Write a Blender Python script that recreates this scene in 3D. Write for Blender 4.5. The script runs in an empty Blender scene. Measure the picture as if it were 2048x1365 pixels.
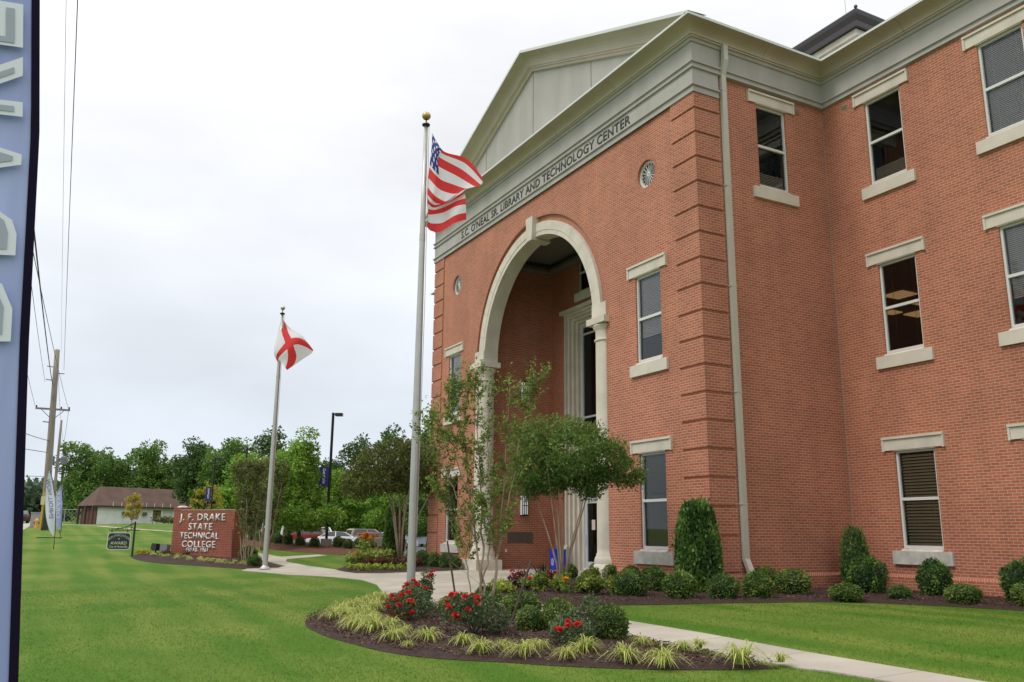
import bpy, bmesh, math, random
import numpy as np
from mathutils import Vector, Matrix
from mathutils.geometry import delaunay_2d_cdt

C = bpy.context.scene.collection
S = bpy.context.scene
PI = math.pi

# ------------------------------------------------------------------ camera
CAM = (15.753, -13.706, 1.5)
cam_d = bpy.data.cameras.new('camera')
cam = bpy.data.objects.new('camera', cam_d); C.objects.link(cam)
yaw, pitch, roll = math.radians(-61.8464), math.radians(12.5902), math.radians(0.5209)
fw = Vector((math.sin(yaw)*math.cos(pitch), math.cos(yaw)*math.cos(pitch), math.sin(pitch)))
r0 = Vector((math.cos(yaw), -math.sin(yaw), 0)); u0 = r0.cross(fw)
rt = r0*math.cos(roll)+u0*math.sin(roll); up = u0*math.cos(roll)-r0*math.sin(roll)
m = Matrix((rt, up, -fw)).transposed().to_4x4(); m.translation = Vector(CAM)
cam.matrix_world = m
cam_d.sensor_width = 36; cam_d.lens = 1715.888/2048*36
cam_d.clip_start = .05; cam_d.clip_end = 4000
S.camera = cam

# ------------------------------------------------------------------ sky, sun, exposure
SUN_EL, SUN_AZ = math.radians(52), math.radians(180)      # azimuth measured from +Y clockwise
W = bpy.data.worlds.new('World'); S.world = W; W.use_nodes = True
nt = W.node_tree; nt.nodes.clear()
def N(t, **k):
    n = nt.nodes.new(t)
    for a, b in k.items(): setattr(n, a, b)
    return n
sky = N('ShaderNodeTexSky', sky_type='NISHITA', sun_disc=False, sun_elevation=SUN_EL, sun_rotation=SUN_AZ)
tc = N('ShaderNodeTexCoord'); sep = N('ShaderNodeSeparateXYZ')
nt.links.new(tc.outputs['Generated'], sep.inputs[0])
mp = N('ShaderNodeMapping'); mp.inputs['Scale'].default_value = (1, 1, 2.6)
nt.links.new(tc.outputs['Generated'], mp.inputs[0])
no = N('ShaderNodeTexNoise'); no.inputs['Scale'].default_value = 1.9; no.inputs['Detail'].default_value = 5; no.inputs['Roughness'].default_value = .5
nt.links.new(mp.outputs[0], no.inputs['Vector'])
rmp = N('ShaderNodeValToRGB')                           # overcast: darker and bluer low down, white above
e = rmp.color_ramp.elements
e[0].position = 0; e[0].color = (.74, .80, .88, 1)
e[1].position = 1; e[1].color = (1.95, 1.95, 1.98, 1)
for p, c in ((.12, (.76, .82, .90)), (.30, (.92, .95, 1.0)), (.45, (1.04, 1.05, 1.08)), (.62, (1.14, 1.14, 1.15))):
    q = e.new(p); q.color = (*c, 1)
nt.links.new(sep.outputs['Z'], rmp.inputs[0])
nr = N('ShaderNodeMapRange'); nr.inputs[1].default_value = .3; nr.inputs[2].default_value = .7; nr.inputs[3].default_value = .82; nr.inputs[4].default_value = 1.12
nt.links.new(no.outputs['Fac'], nr.inputs[0])
mul = N('ShaderNodeMixRGB', blend_type='MULTIPLY'); mul.inputs[0].default_value = 1
nt.links.new(rmp.outputs[0], mul.inputs[1]); nt.links.new(nr.outputs[0], mul.inputs[2])
bg1 = N('ShaderNodeBackground'); bg1.inputs[1].default_value = .07
bg2 = N('ShaderNodeBackground'); bg2.inputs[1].default_value = 1.0
nt.links.new(sky.outputs[0], bg1.inputs[0]); nt.links.new(mul.outputs[0], bg2.inputs[0])
mx = N('ShaderNodeMixShader'); mx.inputs[0].default_value = .93
nt.links.new(bg1.outputs[0], mx.inputs[1]); nt.links.new(bg2.outputs[0], mx.inputs[2])
out = N('ShaderNodeOutputWorld'); nt.links.new(mx.outputs[0], out.inputs[0])

sl = bpy.data.lights.new('sun', 'SUN'); sl.energy = 1.3; sl.angle = math.radians(18); sl.color = (1, .95, .87)
so = bpy.data.objects.new('sun', sl); C.objects.link(so)
sd = Vector((math.sin(SUN_AZ)*math.cos(SUN_EL), math.cos(SUN_AZ)*math.cos(SUN_EL), math.sin(SUN_EL)))
so.rotation_euler = sd.to_track_quat('Z', 'Y').to_euler()
so.location = sd*60
S.view_settings.view_transform = 'Standard'; S.view_settings.look = 'None'
S.view_settings.exposure = 0.10; S.view_settings.gamma = 1

# ------------------------------------------------------------------ materials
MATS = {}
def mat(name, col, rough=.7, metal=0, spec=.5, noise=0, nscale=3, bump=0, bscale=40, emit=0, col2=None, detail=4, stretch=None):
    if name in MATS: return MATS[name]
    M = bpy.data.materials.new(name); M.use_nodes = True; MATS[name] = M
    t = M.node_tree; b = t.nodes['Principled BSDF']
    b.inputs['Base Color'].default_value = (*col, 1); b.inputs['Roughness'].default_value = rough
    b.inputs['Metallic'].default_value = metal; b.inputs['Specular IOR Level'].default_value = spec
    if noise or col2:
        g = t.nodes.new('ShaderNodeTexCoord'); x = t.nodes.new('ShaderNodeTexNoise')
        x.inputs['Scale'].default_value = nscale; x.inputs['Detail'].default_value = detail
        if stretch:
            mm = t.nodes.new('ShaderNodeMapping'); mm.inputs['Scale'].default_value = stretch
            t.links.new(g.outputs['Object'], mm.inputs[0]); t.links.new(mm.outputs[0], x.inputs['Vector'])
        else: t.links.new(g.outputs['Object'], x.inputs['Vector'])
        r = t.nodes.new('ShaderNodeValToRGB')
        lo = [c*(1-noise) for c in col]; hi = list(col2) if col2 else [c*(1+noise) for c in col]
        r.color_ramp.elements[0].color = (*lo, 1); r.color_ramp.elements[1].color = (*hi, 1)
        r.color_ramp.elements[0].position = .32; r.color_ramp.elements[1].position = .68
        t.links.new(x.outputs['Fac'], r.inputs[0]); t.links.new(r.outputs[0], b.inputs['Base Color'])
    if bump:
        g = t.nodes.new('ShaderNodeTexCoord'); x = t.nodes.new('ShaderNodeTexNoise'); x.inputs['Scale'].default_value = bscale; x.inputs['Detail'].default_value = 4
        t.links.new(g.outputs['Object'], x.inputs['Vector'])
        u = t.nodes.new('ShaderNodeBump'); u.inputs['Strength'].default_value = bump; u.inputs['Distance'].default_value = .02
        t.links.new(x.outputs['Fac'], u.inputs['Height']); t.links.new(u.outputs[0], b.inputs['Normal'])
    if emit:
        b.inputs['Emission Color'].default_value = (*col, 1); b.inputs['Emission Strength'].default_value = emit
    return M

def brick(name, c1, c2, mortar, bw=.2032, bh=.0677, ms=.009):
    M = bpy.data.materials.new(name); M.use_nodes = True; MATS[name] = M
    t = M.node_tree; b = t.nodes['Principled BSDF']; b.inputs['Roughness'].default_value = .85
    uv = t.nodes.new('ShaderNodeUVMap')
    k = t.nodes.new('ShaderNodeTexBrick'); k.offset = .5
    k.inputs['Scale'].default_value = 1; k.inputs['Brick Width'].default_value = bw; k.inputs['Row Height'].default_value = bh
    k.inputs['Mortar Size'].default_value = ms; k.inputs['Mortar Smooth'].default_value = .15; k.inputs['Bias'].default_value = 0
    k.inputs['Color1'].default_value = (*c1, 1); k.inputs['Color2'].default_value = (*c2, 1); k.inputs['Mortar'].default_value = (*mortar, 1)
    t.links.new(uv.outputs[0], k.inputs['Vector'])
    n = t.nodes.new('ShaderNodeTexNoise'); n.inputs['Scale'].default_value = .55; n.inputs['Detail'].default_value = 6
    t.links.new(uv.outputs[0], n.inputs['Vector'])
    r = t.nodes.new('ShaderNodeMapRange'); r.inputs[1].default_value = .3; r.inputs[2].default_value = .7; r.inputs[3].default_value = .87; r.inputs[4].default_value = 1.10
    t.links.new(n.outputs['Fac'], r.inputs[0])
    q = t.nodes.new('ShaderNodeMixRGB'); q.blend_type = 'MULTIPLY'; q.inputs[0].default_value = 1
    t.links.new(k.outputs['Color'], q.inputs[1]); t.links.new(r.outputs[0], q.inputs[2])
    mm = t.nodes.new('ShaderNodeMapping'); mm.inputs['Scale'].default_value = (1.6, .16, 1); n2 = t.nodes.new('ShaderNodeTexNoise'); n2.inputs['Scale'].default_value = 1; n2.inputs['Detail'].default_value = 5
    t.links.new(uv.outputs[0], mm.inputs[0]); t.links.new(mm.outputs[0], n2.inputs['Vector'])
    r2 = t.nodes.new('ShaderNodeMapRange'); r2.inputs[1].default_value = .3; r2.inputs[2].default_value = .7; r2.inputs[3].default_value = .91; r2.inputs[4].default_value = 1.06; t.links.new(n2.outputs['Fac'], r2.inputs[0])
    q2 = t.nodes.new('ShaderNodeMixRGB'); q2.blend_type = 'MULTIPLY'; q2.inputs[0].default_value = 1
    t.links.new(q.outputs[0], q2.inputs[1]); t.links.new(r2.outputs[0], q2.inputs[2])
    t.links.new(q2.outputs[0], b.inputs['Base Color'])
    u = t.nodes.new('ShaderNodeBump'); u.invert = True; u.inputs['Strength'].default_value = .5; u.inputs['Distance'].default_value = .008
    t.links.new(k.outputs['Fac'], u.inputs['Height']); t.links.new(u.outputs[0], b.inputs['Normal'])
    return M

def leafmat(name, dark, light, tip=None, trans=.25):
    if name in MATS: return MATS[name]
    M = bpy.data.materials.new(name); M.use_nodes = True; MATS[name] = M
    t = M.node_tree; b = t.nodes['Principled BSDF']; o = t.nodes['Material Output']
    b.inputs['Roughness'].default_value = .55; b.inputs['Specular IOR Level'].default_value = .35
    a = t.nodes.new('ShaderNodeAttribute'); a.attribute_name = 'rnd'
    r = t.nodes.new('ShaderNodeValToRGB'); e = r.color_ramp.elements
    e[0].color = (*dark, 1); e[1].color = (*light, 1); e[0].position = .1; e[1].position = .9
    if tip: q = e.new(1.0); q.color = (*tip, 1); e[1].position = .8
    t.links.new(a.outputs['Fac'], r.inputs[0]); t.links.new(r.outputs[0], b.inputs['Base Color'])
    tr = t.nodes.new('ShaderNodeBsdfTranslucent'); t.links.new(r.outputs[0], tr.inputs[0])
    mx = t.nodes.new('ShaderNodeMixShader'); mx.inputs[0].default_value = trans
    t.links.new(b.outputs[0], mx.inputs[1]); t.links.new(tr.outputs[0], mx.inputs[2]); t.links.new(mx.outputs[0], o.inputs[0])
    return M

def glassmat(name, tint=.5, boost=1.0, gl=(.9, .95, 1)):
    M = bpy.data.materials.new(name); M.use_nodes = True; MATS[name] = M
    t = M.node_tree; o = t.nodes['Material Output']; t.nodes.remove(t.nodes['Principled BSDF'])
    tr = t.nodes.new('ShaderNodeBsdfTransparent'); tr.inputs[0].default_value = (tint, tint*.98, tint*.95, 1)
    g = t.nodes.new('ShaderNodeBsdfGlossy'); g.inputs['Roughness'].default_value = .02; g.inputs[0].default_value = (*gl, 1)
    f = t.nodes.new('ShaderNodeFresnel'); f.inputs[0].default_value = 1.45
    k = t.nodes.new('ShaderNodeMath'); k.operation = 'MULTIPLY'; k.inputs[1].default_value = boost
    t.links.new(f.outputs[0], k.inputs[0])
    mx = t.nodes.new('ShaderNodeMixShader'); t.links.new(k.outputs[0], mx.inputs[0])
    t.links.new(tr.outputs[0], mx.inputs[1]); t.links.new(g.outputs[0], mx.inputs[2]); t.links.new(mx.outputs[0], o.inputs[0])
    return M

BRICK = brick('red_brick', (.48, .141, .071), (.365, .098, .052), (.46, .345, .24), ms=.0080)
BRICKS = brick('sign_brick', (.29, .055, .027), (.20, .036, .020), (.34, .19, .125), ms=.0075)
STONE = mat('cast_stone', (.60, .55, .46), .8, noise=.10, nscale=1.8, bump=.06)
STONEW = mat('weathered_stone', (.50, .48, .42), .85, noise=.2, nscale=4, bump=.08)
STUCCO = mat('grey_stucco', (.41, .392, .365), .9, noise=.09, nscale=1.4, bump=.05, stretch=(1, 1, .35))
CORN = mat('sage_metal', (.455, .388, .288), .42, noise=.08, nscale=1.1, spec=.5)
CORNL = mat('pale_metal_edge', (.62, .66, .62), .4)
FRAME = mat('aluminium_frame', (.66, .66, .63), .4, spec=.5)
SILV = mat('silver_frame', (.50, .53, .55), .35, spec=.6)
GLASS = glassmat('window_glass', .80, 1.5)
GLASSD = glassmat('car_glass', .12, 1.6)
BLIND = mat('blind_slat', (.50, .45, .35), .6)
BLINDG = mat('grey_blind_slat', (.78, .75, .75), .5)
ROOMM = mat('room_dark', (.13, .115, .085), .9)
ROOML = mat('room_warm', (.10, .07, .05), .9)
TROF = mat('ceiling_light_lens', (.75, .45, .2), .5, emit=.35)
INK = mat('dark_letter', (.055, .055, .05), .8)
WHITE = mat('white_paint', (.75, .76, .76), .5, noise=.04)
ALU = mat('brushed_aluminium', (.47, .465, .44), .38, metal=.55, noise=.05, nscale=3)
GOLD = mat('gold_ball', (.50, .36, .13), .4, metal=.7)
BLACK = mat('black_metal', (.012, .012, .014), .45)
CONC = mat('concrete', (.42, .38, .315), .9, noise=.13, nscale=.9, bump=.1, bscale=60, detail=8)
def joints(M, w_, h_):
    t = M.node_tree; b = t.nodes['Principled BSDF']; src = b.inputs['Base Color'].links[0].from_socket
    g = t.nodes.new('ShaderNodeTexCoord'); mm = t.nodes.new('ShaderNodeMapping'); mm.inputs['Location'].default_value = (.3, .4, 0)
    k = t.nodes.new('ShaderNodeTexBrick'); k.offset = 0; k.inputs['Scale'].default_value = 1; k.inputs['Brick Width'].default_value = w_; k.inputs['Row Height'].default_value = h_
    k.inputs['Mortar Size'].default_value = .007; k.inputs['Color1'].default_value = (1, 1, 1, 1); k.inputs['Color2'].default_value = (.93, .92, .90, 1); k.inputs['Mortar'].default_value = (.45, .43, .40, 1)
    t.links.new(g.outputs['Object'], mm.inputs[0]); t.links.new(mm.outputs[0], k.inputs['Vector'])
    q = t.nodes.new('ShaderNodeMixRGB'); q.blend_type = 'MULTIPLY'; q.inputs[0].default_value = 1
    t.links.new(src, q.inputs[1]); t.links.new(k.outputs['Color'], q.inputs[2]); t.links.new(q.outputs[0], b.inputs['Base Color'])
joints(CONC, 1.6, 3.0)
ASPH = mat('asphalt', (.075, .075, .08), .9, noise=.15, nscale=2)
MULCH = mat('mulch', (.017, .008, .006), .95, col2=(.060, .029, .019), nscale=26, bump=1.0, bscale=45, detail=6)
RUST = mat('pine_straw', (.060, .020, .010), .95, col2=(.16, .055, .028), nscale=14, bump=.8, bscale=30)
BARK = mat('pale_bark', (.30, .225, .155), .85, noise=.3, nscale=9, stretch=(1, 1, .25))
BARKD = mat('dark_bark', (.09, .07, .055), .9, noise=.3, nscale=5)
WOOD = mat('weathered_wood', (.085, .06, .042), .9, noise=.3, nscale=12)
POLEW = mat('pole_wood', (.26, .225, .19), .9, noise=.25, nscale=4, stretch=(3, 3, .3))
BLUE = mat('royal_blue', (.010, .040, .50), .45)
NAVY = mat('navy_banner', (.008, .014, .15), .6)
VINYL = mat('banner_blue', (.31, .36, .68), .6, col2=(.46, .53, .84), noise=.1, nscale=1.6, stretch=(1, 4, .6))
VINYLW = mat('banner_white', (.70, .74, .80), .6)
YELL = mat('safety_yellow', (.62, .38, .03), .6)
DKVINYL = mat('pole_sleeve', (.010, .006, .022), .8, spec=.1)

def grassmat():
    M = bpy.data.materials.new('lawn'); M.use_nodes = True
    t = M.node_tree; b = t.nodes['Principled BSDF']; b.inputs['Roughness'].default_value = .9; b.inputs['Specular IOR Level'].default_value = .15
    g = t.nodes.new('ShaderNodeTexCoord')
    def noise(scale, det, st=None):
        n = t.nodes.new('ShaderNodeTexNoise'); n.inputs['Scale'].default_value = scale; n.inputs['Detail'].default_value = det
        if st:
            mm = t.nodes.new('ShaderNodeMapping'); mm.inputs['Scale'].default_value = st; mm.inputs['Rotation'].default_value = (0, 0, .12)
            t.links.new(g.outputs['Object'], mm.inputs[0]); t.links.new(mm.outputs[0], n.inputs['Vector'])
        else: t.links.new(g.outputs['Object'], n.inputs['Vector'])
        return n
    a = noise(.35, 6); c = noise(1, 3, (.10, 1.3, 1)); f = noise(55, 4)
    r = t.nodes.new('ShaderNodeValToRGB'); e = r.color_ramp.elements
    e[0].color = (.068, .155, .013, 1); e[1].color = (.152, .203, .033, 1); e[0].position = .36; e[1].position = .70
    ad = t.nodes.new('ShaderNodeMath'); ad.operation = 'ADD'; t.links.new(a.outputs['Fac'], ad.inputs[0])
    sc = t.nodes.new('ShaderNodeMath'); sc.operation = 'MULTIPLY_ADD'; sc.inputs[1].default_value = .8; sc.inputs[2].default_value = -.40
    t.links.new(c.outputs['Fac'], sc.inputs[0]); t.links.new(sc.outputs[0], ad.inputs[1])
    wv = t.nodes.new('ShaderNodeTexWave'); wv.bands_direction = 'Y'; wv.inputs['Scale'].default_value = .28; wv.inputs['Distortion'].default_value = 3.5; wv.inputs['Detail'].default_value = 2; wv.inputs['Detail Scale'].default_value = .25
    t.links.new(g.outputs['Object'], wv.inputs['Vector']); w2 = t.nodes.new('ShaderNodeMath'); w2.operation = 'MULTIPLY_ADD'; w2.inputs[1].default_value = .14; w2.inputs[2].default_value = -.07; t.links.new(wv.outputs['Fac'], w2.inputs[0])
    ad2 = t.nodes.new('ShaderNodeMath'); ad2.operation = 'ADD'; t.links.new(ad.outputs[0], ad2.inputs[0]); t.links.new(w2.outputs[0], ad2.inputs[1]); t.links.new(ad2.outputs[0], r.inputs[0])
    q = t.nodes.new('ShaderNodeMapRange'); q.inputs[1].default_value = .3; q.inputs[2].default_value = .7; q.inputs[3].default_value = .72; q.inputs[4].default_value = 1.25
    t.links.new(f.outputs['Fac'], q.inputs[0])
    m2 = t.nodes.new('ShaderNodeMixRGB'); m2.blend_type = 'MULTIPLY'; m2.inputs[0].default_value = 1
    t.links.new(r.outputs[0], m2.inputs[1]); t.links.new(q.outputs[0], m2.inputs[2]); t.links.new(m2.outputs[0], b.inputs['Base Color'])
    u = t.nodes.new('ShaderNodeBump'); u.inputs['Strength'].default_value = .6; u.inputs['Distance'].default_value = .03
    t.links.new(f.outputs['Fac'], u.inputs['Height']); t.links.new(u.outputs[0], b.inputs['Normal'])
    return M
LAWN = grassmat()

# ------------------------------------------------------------------ mesh helpers
class MB:
    def __init__(s): s.v = []; s.f = []; s.uv = []; s.mi = []
    def poly(s, pts, uv=None, mi=0):
        i = len(s.v); s.v += [tuple(p) for p in pts]; s.f.append(tuple(range(i, i+len(pts)))); s.uv.append(uv); s.mi.append(mi)
    def box(s, x0, x1, y0, y1, z0, z1, mi=0, skip=''):
        p = [(x0,y0,z0),(x1,y0,z0),(x1,y1,z0),(x0,y1,z0),(x0,y0,z1),(x1,y0,z1),(x1,y1,z1),(x0,y1,z1)]
        for k, q in (('b',(0,3,2,1)),('t',(4,5,6,7)),('f',(0,1,5,4)),('r',(1,2,6,5)),('k',(2,3,7,6)),('l',(3,0,4,7))):
            if k not in skip: s.poly([p[j] for j in q], mi=mi)
    def prism(s, pts, axis, a, b, mi=0):
        """polygon pts (2D) extruded along axis from a to b"""
        def P(q, h): return {'x':(h,q[0],q[1]),'y':(q[0],h,q[1]),'z':(q[0],q[1],h)}[axis]
        n = len(pts)
        s.poly([P(q, a) for q in pts], mi=mi); s.poly([P(q, b) for q in reversed(pts)], mi=mi)
        for i in range(n):
            j = (i+1) % n; s.poly([P(pts[j], a), P(pts[i], a), P(pts[i], b), P(pts[j], b)], mi=mi)
    def tube(s, path, rad, n=8, cap=True, mi=0):
        path = [Vector(p) for p in path]
        if not hasattr(rad, '__len__'): rad = [rad]*len(path)
        rings = []
        ref = Vector((0, 0, 1)) if abs((path[-1]-path[0]).normalized().z) < .9 else Vector((1, 0, 0))
        for i, p in enumerate(path):
            d = (path[min(i+1, len(path)-1)]-path[max(i-1, 0)]).normalized()
            a = d.cross(ref); a.normalize(); b = a.cross(d)
            k = len(s.v)
            for j in range(n):
                t = 2*PI*j/n; s.v.append(tuple(p+(a*math.cos(t)+b*math.sin(t))*rad[i]))
            rings.append(k)
        for i in range(len(rings)-1):
            for j in range(n):
                k = (j+1) % n; s.f.append((rings[i]+j, rings[i]+k, rings[i+1]+k, rings[i+1]+j)); s.uv.append(None); s.mi.append(mi)
        if cap:
            s.f.append(tuple(rings[0]+j for j in reversed(range(n)))); s.uv.append(None); s.mi.append(mi)
            s.f.append(tuple(rings[-1]+j for j in range(n))); s.uv.append(None); s.mi.append(mi)
    def lathe(s, prof, c=(0,0,0), n=20, mi=0):
        """prof: (r, z) list"""
        rings = []
        for r, z in prof:
            k = len(s.v); rings.append(k)
            for j in range(n):
                t = 2*PI*j/n; s.v.append((c[0]+r*math.cos(t), c[1]+r*math.sin(t), c[2]+z))
        for i in range(len(rings)-1):
            for j in range(n):
                k = (j+1) % n; s.f.append((rings[i]+j, rings[i]+k, rings[i+1]+k, rings[i+1]+j)); s.uv.append(None); s.mi.append(mi)
        s.f.append(tuple(rings[-1]+j for j in range(n))); s.uv.append(None); s.mi.append(mi)
    def sphere(s, c, r, n=14, m_=9, sz=1, mi=0):
        s.lathe([(r*math.sin(PI*i/m_)+1e-4, -r*sz*math.cos(PI*i/m_)) for i in range(m_+1)], c, n, mi)
    def sweep(s, path, prof, closed=False, mi=0):
        """path: list of (point, outward) 3D; prof (d, z): outward offset and height"""
        rows = [[(p[0]+o[0]*d, p[1]+o[1]*d, p[2]+z) for d, z in prof] for p, o in path]
        for a, b in zip(rows[:-1], rows[1:]):
            for i in range(len(prof)-1): s.poly([a[i], b[i], b[i+1], a[i+1]], mi=mi)
    def mesh(s, name, mats, smooth=False):
        me = bpy.data.meshes.new(name)
        me.from_pydata(s.v, [], s.f)
        if not isinstance(mats, (list, tuple)): mats = [mats]
        for q in mats: me.materials.append(q)
        me.polygons.foreach_set('material_index', s.mi)
        me.update()
        L = me.uv_layers.new(name='UVMap').data
        for p, uv in zip(me.polygons, s.uv):
            nrm = p.normal; ax = max(range(3), key=lambda i: abs(nrm[i]))
            for q, li in enumerate(p.loop_indices):
                if uv: L[li].uv = uv[q]; continue
                c = me.vertices[me.loops[li].vertex_index].co
                L[li].uv = ((c.y+.1, c.z) if ax == 0 else (c.x, c.z) if ax == 1 else (c.x, c.y))
        if smooth:
            me.polygons.foreach_set('use_smooth', [True]*len(me.polygons))
            if smooth != 'all':
                me.set_sharp_from_angle(angle=math.radians(40))
        return me
    def build(s, name, mats, parent=None, smooth=False, **k):
        return link(name, s.mesh(name, mats, smooth), parent, **k)

def link(name, me, parent=None, loc=None, rz=0):
    o = bpy.data.objects.new(name, me); C.objects.link(o)
    if parent: o.parent = parent
    if loc is not None: o.location = loc
    if rz: o.rotation_euler = (0, 0, rz)
    return o
def tag(o, label=None, cat=None, group=None, kind=None):
    if label: o['label'] = label
    if cat: o['category'] = cat
    if group: o['group'] = group
    if kind: o['kind'] = kind
    return o
def thing(name, label, cat, loc=(0, 0, 0), rz=0, group=None):
    o = bpy.data.objects.new(name, None); C.objects.link(o); o.empty_display_size = .1
    o.location = loc; o.rotation_euler = (0, 0, rz)
    return tag(o, label, cat, group)
def dup(root, loc, rz=0, sc=(1, 1, 1), label=None, group=None):
    r = root.copy(); C.objects.link(r); r.location = loc; r.rotation_euler = (0, 0, rz); r.scale = sc
    if label: r['label'] = label
    if group: r['group'] = group
    for ch in list(root.children):
        c = ch.copy(); C.objects.link(c); c.parent = r
        for g in list(ch.children):
            d = g.copy(); C.objects.link(d); d.parent = c
    return r
_txt = {}
def text(body, size, depth=.01, sx=1, shear=0, spacing=1, offset=0):
    """a mesh of the text, baseline on y=0, centred on x, cap height = size, lying in XY"""
    cu = bpy.data.curves.new('lettering', 'FONT'); cu.body = body; cu.size = 1; cu.shear = shear; cu.space_character = spacing
    cu.extrude = 0; cu.offset = offset; cu.resolution_u = 3
    ob = bpy.data.objects.new('lettering', cu); C.objects.link(ob)
    bpy.context.view_layer.update()
    me = bpy.data.meshes.new_from_object(ob.evaluated_get(bpy.context.evaluated_depsgraph_get()))
    bpy.data.objects.remove(ob); bpy.data.curves.remove(cu)
    n = len(me.vertices); a = np.zeros(n*3); me.vertices.foreach_get('co', a); a = a.reshape(-1, 3)
    k = size/.729
    a[:, 0] = (a[:, 0]-(a[:, 0].min()+a[:, 0].max())/2)*k*sx; a[:, 1] *= k
    me.vertices.foreach_set('co', a.ravel()); me.update()
    if depth:
        bm = bmesh.new(); bm.from_mesh(me)
        g = bmesh.ops.extrude_face_region(bm, geom=bm.faces[:])
        for v in g['geom']:
            if isinstance(v, bmesh.types.BMVert): v.co.z += depth
        bmesh.ops.recalc_face_normals(bm, faces=bm.faces[:])
        bm.to_mesh(me); bm.free()
    return me
def text_width(me):
    xs = [v.co.x for v in me.vertices]; return max(xs)-min(xs)
def put_text(name, me, material, parent, origin, xdir, ydir):
    """place the text mesh so x runs along xdir, y along ydir (parent-local coordinates)"""
    x = Vector(xdir).normalized(); y = Vector(ydir).normalized(); z = x.cross(y)
    M4 = Matrix((x, y, z)).transposed().to_4x4(); M4.translation = Vector(origin)
    me.materials.clear(); me.materials.append(material)
    iv = []                                              # words: faces grouped by gaps along the line
    for p in me.polygons:
        xs = [me.vertices[i].co.x for i in p.vertices]; iv.append((min(xs), max(xs), p.index))
    ys = [v.co.y for v in me.vertices]; gap = (max(ys)-min(ys))*.30
    groups = []; hi = None
    for a, b, i in sorted(iv):
        if hi is None or a > hi+gap: groups.append([]); hi = b
        groups[-1].append(i); hi = max(hi, b)
    for gidx in groups:
        bm = bmesh.new(); bm.from_mesh(me); bm.faces.ensure_lookup_table(); keep = set(gidx)
        bmesh.ops.delete(bm, geom=[f for f in bm.faces if f.index not in keep], context='FACES')
        m2 = bpy.data.meshes.new(name); bm.to_mesh(m2); bm.free(); m2.materials.append(material); m2.transform(M4); link(name, m2, parent)
    bpy.data.meshes.remove(me)

# ------------------------------------------------------------------ terrain
def ss(a, b, x):
    t = np.clip((x-a)/(b-a), 0, 1); return t*t*(3-2*t)
def gz(x, y):
    x = np.asarray(x, float); y = np.asarray(y, float)
    base = .2*ss(-9, -1, y)
    rise = np.interp(x, [-400, -200, -110, -60, -45, -28, -22, -14], [4, 3, 2.1, 1.7, 1.2, .62, .32, 0])
    w = 1-ss(-3, 8+np.maximum(0, -60-x)*.5, y)
    lot = -.25*ss(-24, -40, x)
    return base+rise*w+lot*(1-w)
def gp(x, y, dz=0): return (x, y, float(gz(x, y))+dz)
def inpoly(P, poly):
    x, y = P[:, 0], P[:, 1]; r = np.zeros(len(P), bool); n = len(poly)
    for i in range(n):
        x1, y1 = poly[i]; x2, y2 = poly[(i+1) % n]
        if y1 == y2: continue
        c = ((y1 > y) != (y2 > y)) & (x < (x2-x1)*(y-y1)/(y2-y1)+x1); r ^= c
    return r
def smooth_poly(pts, it=2, closed=True):
    for _ in range(it):
        q = []
        n = len(pts)
        for i in range(n):
            a, b = pts[i], pts[(i+1) % n]
            q += [(a[0]*.75+b[0]*.25, a[1]*.75+b[1]*.25), (a[0]*.25+b[0]*.75, a[1]*.25+b[1]*.75)]
        pts = q
    return pts
def drape(name, poly, off, material, sp=.5, bumpy=0, seed=0, kind='structure', edge=None):
    P = np.array(poly); lo, hi = P.min(0), P.max(0)
    gx, gy = np.meshgrid(np.arange(lo[0], hi[0], sp), np.arange(lo[1], hi[1], sp))
    rng = np.random.RandomState(seed)
    g = np.stack([gx.ravel(), gy.ravel()], 1)+rng.uniform(-.2, .2, (gx.size, 2))*sp
    g = g[inpoly(g, poly)]
    b = []
    for i in range(len(poly)):
        a, c = np.array(poly[i]), np.array(poly[(i+1) % len(poly)]); n = max(1, int(np.hypot(*(c-a))/sp))
        for k in range(n): b.append(a+(c-a)*k/n)
    b = np.array(b); nb = len(b)
    if len(g):
        d = np.min(np.hypot(g[:, None, 0]-b[None, :, 0], g[:, None, 1]-b[None, :, 1]), 1); g = g[d > sp*.35]; d = d[d > sp*.35]
    A = np.vstack([b, g]) if len(g) else b
    vs, es, fs, *_ = delaunay_2d_cdt([Vector(p) for p in A], [(i, (i+1) % nb) for i in range(nb)], [], 1, 1e-5)
    X = np.array([(v.x, v.y) for v in vs])
    z = gz(X[:, 0], X[:, 1])+off
    if bumpy:
        D = np.min(np.hypot(X[:, None, 0]-b[None, :, 0], X[:, None, 1]-b[None, :, 1]), 1)
        z += bumpy*np.clip(D/.5, 0, 1)*(1+.5*rng.uniform(-1, 1, len(z)))
    me = bpy.data.meshes.new(name); me.from_pydata([(a, c, d) for (a, c), d in zip(X, z)], [], [tuple(f) for f in fs])
    me.materials.append(material); me.update()
    bm = bmesh.new(); bm.from_mesh(me); bmesh.ops.recalc_face_normals(bm, faces=bm.faces[:])
    if sum(f.normal.z for f in bm.faces) < 0: bmesh.ops.reverse_faces(bm, faces=bm.faces[:])
    if edge:                                            # a real thickness at the border
        ed = [e for e in bm.edges if e.is_boundary]
        r = bmesh.ops.extrude_edge_only(bm, edges=ed)
        for v in r['geom']:
            if isinstance(v, bmesh.types.BMVert): v.co.z -= edge
    bm.to_mesh(me); bm.free()
    o = link(name, me); tag(o, kind=kind); return o

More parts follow.
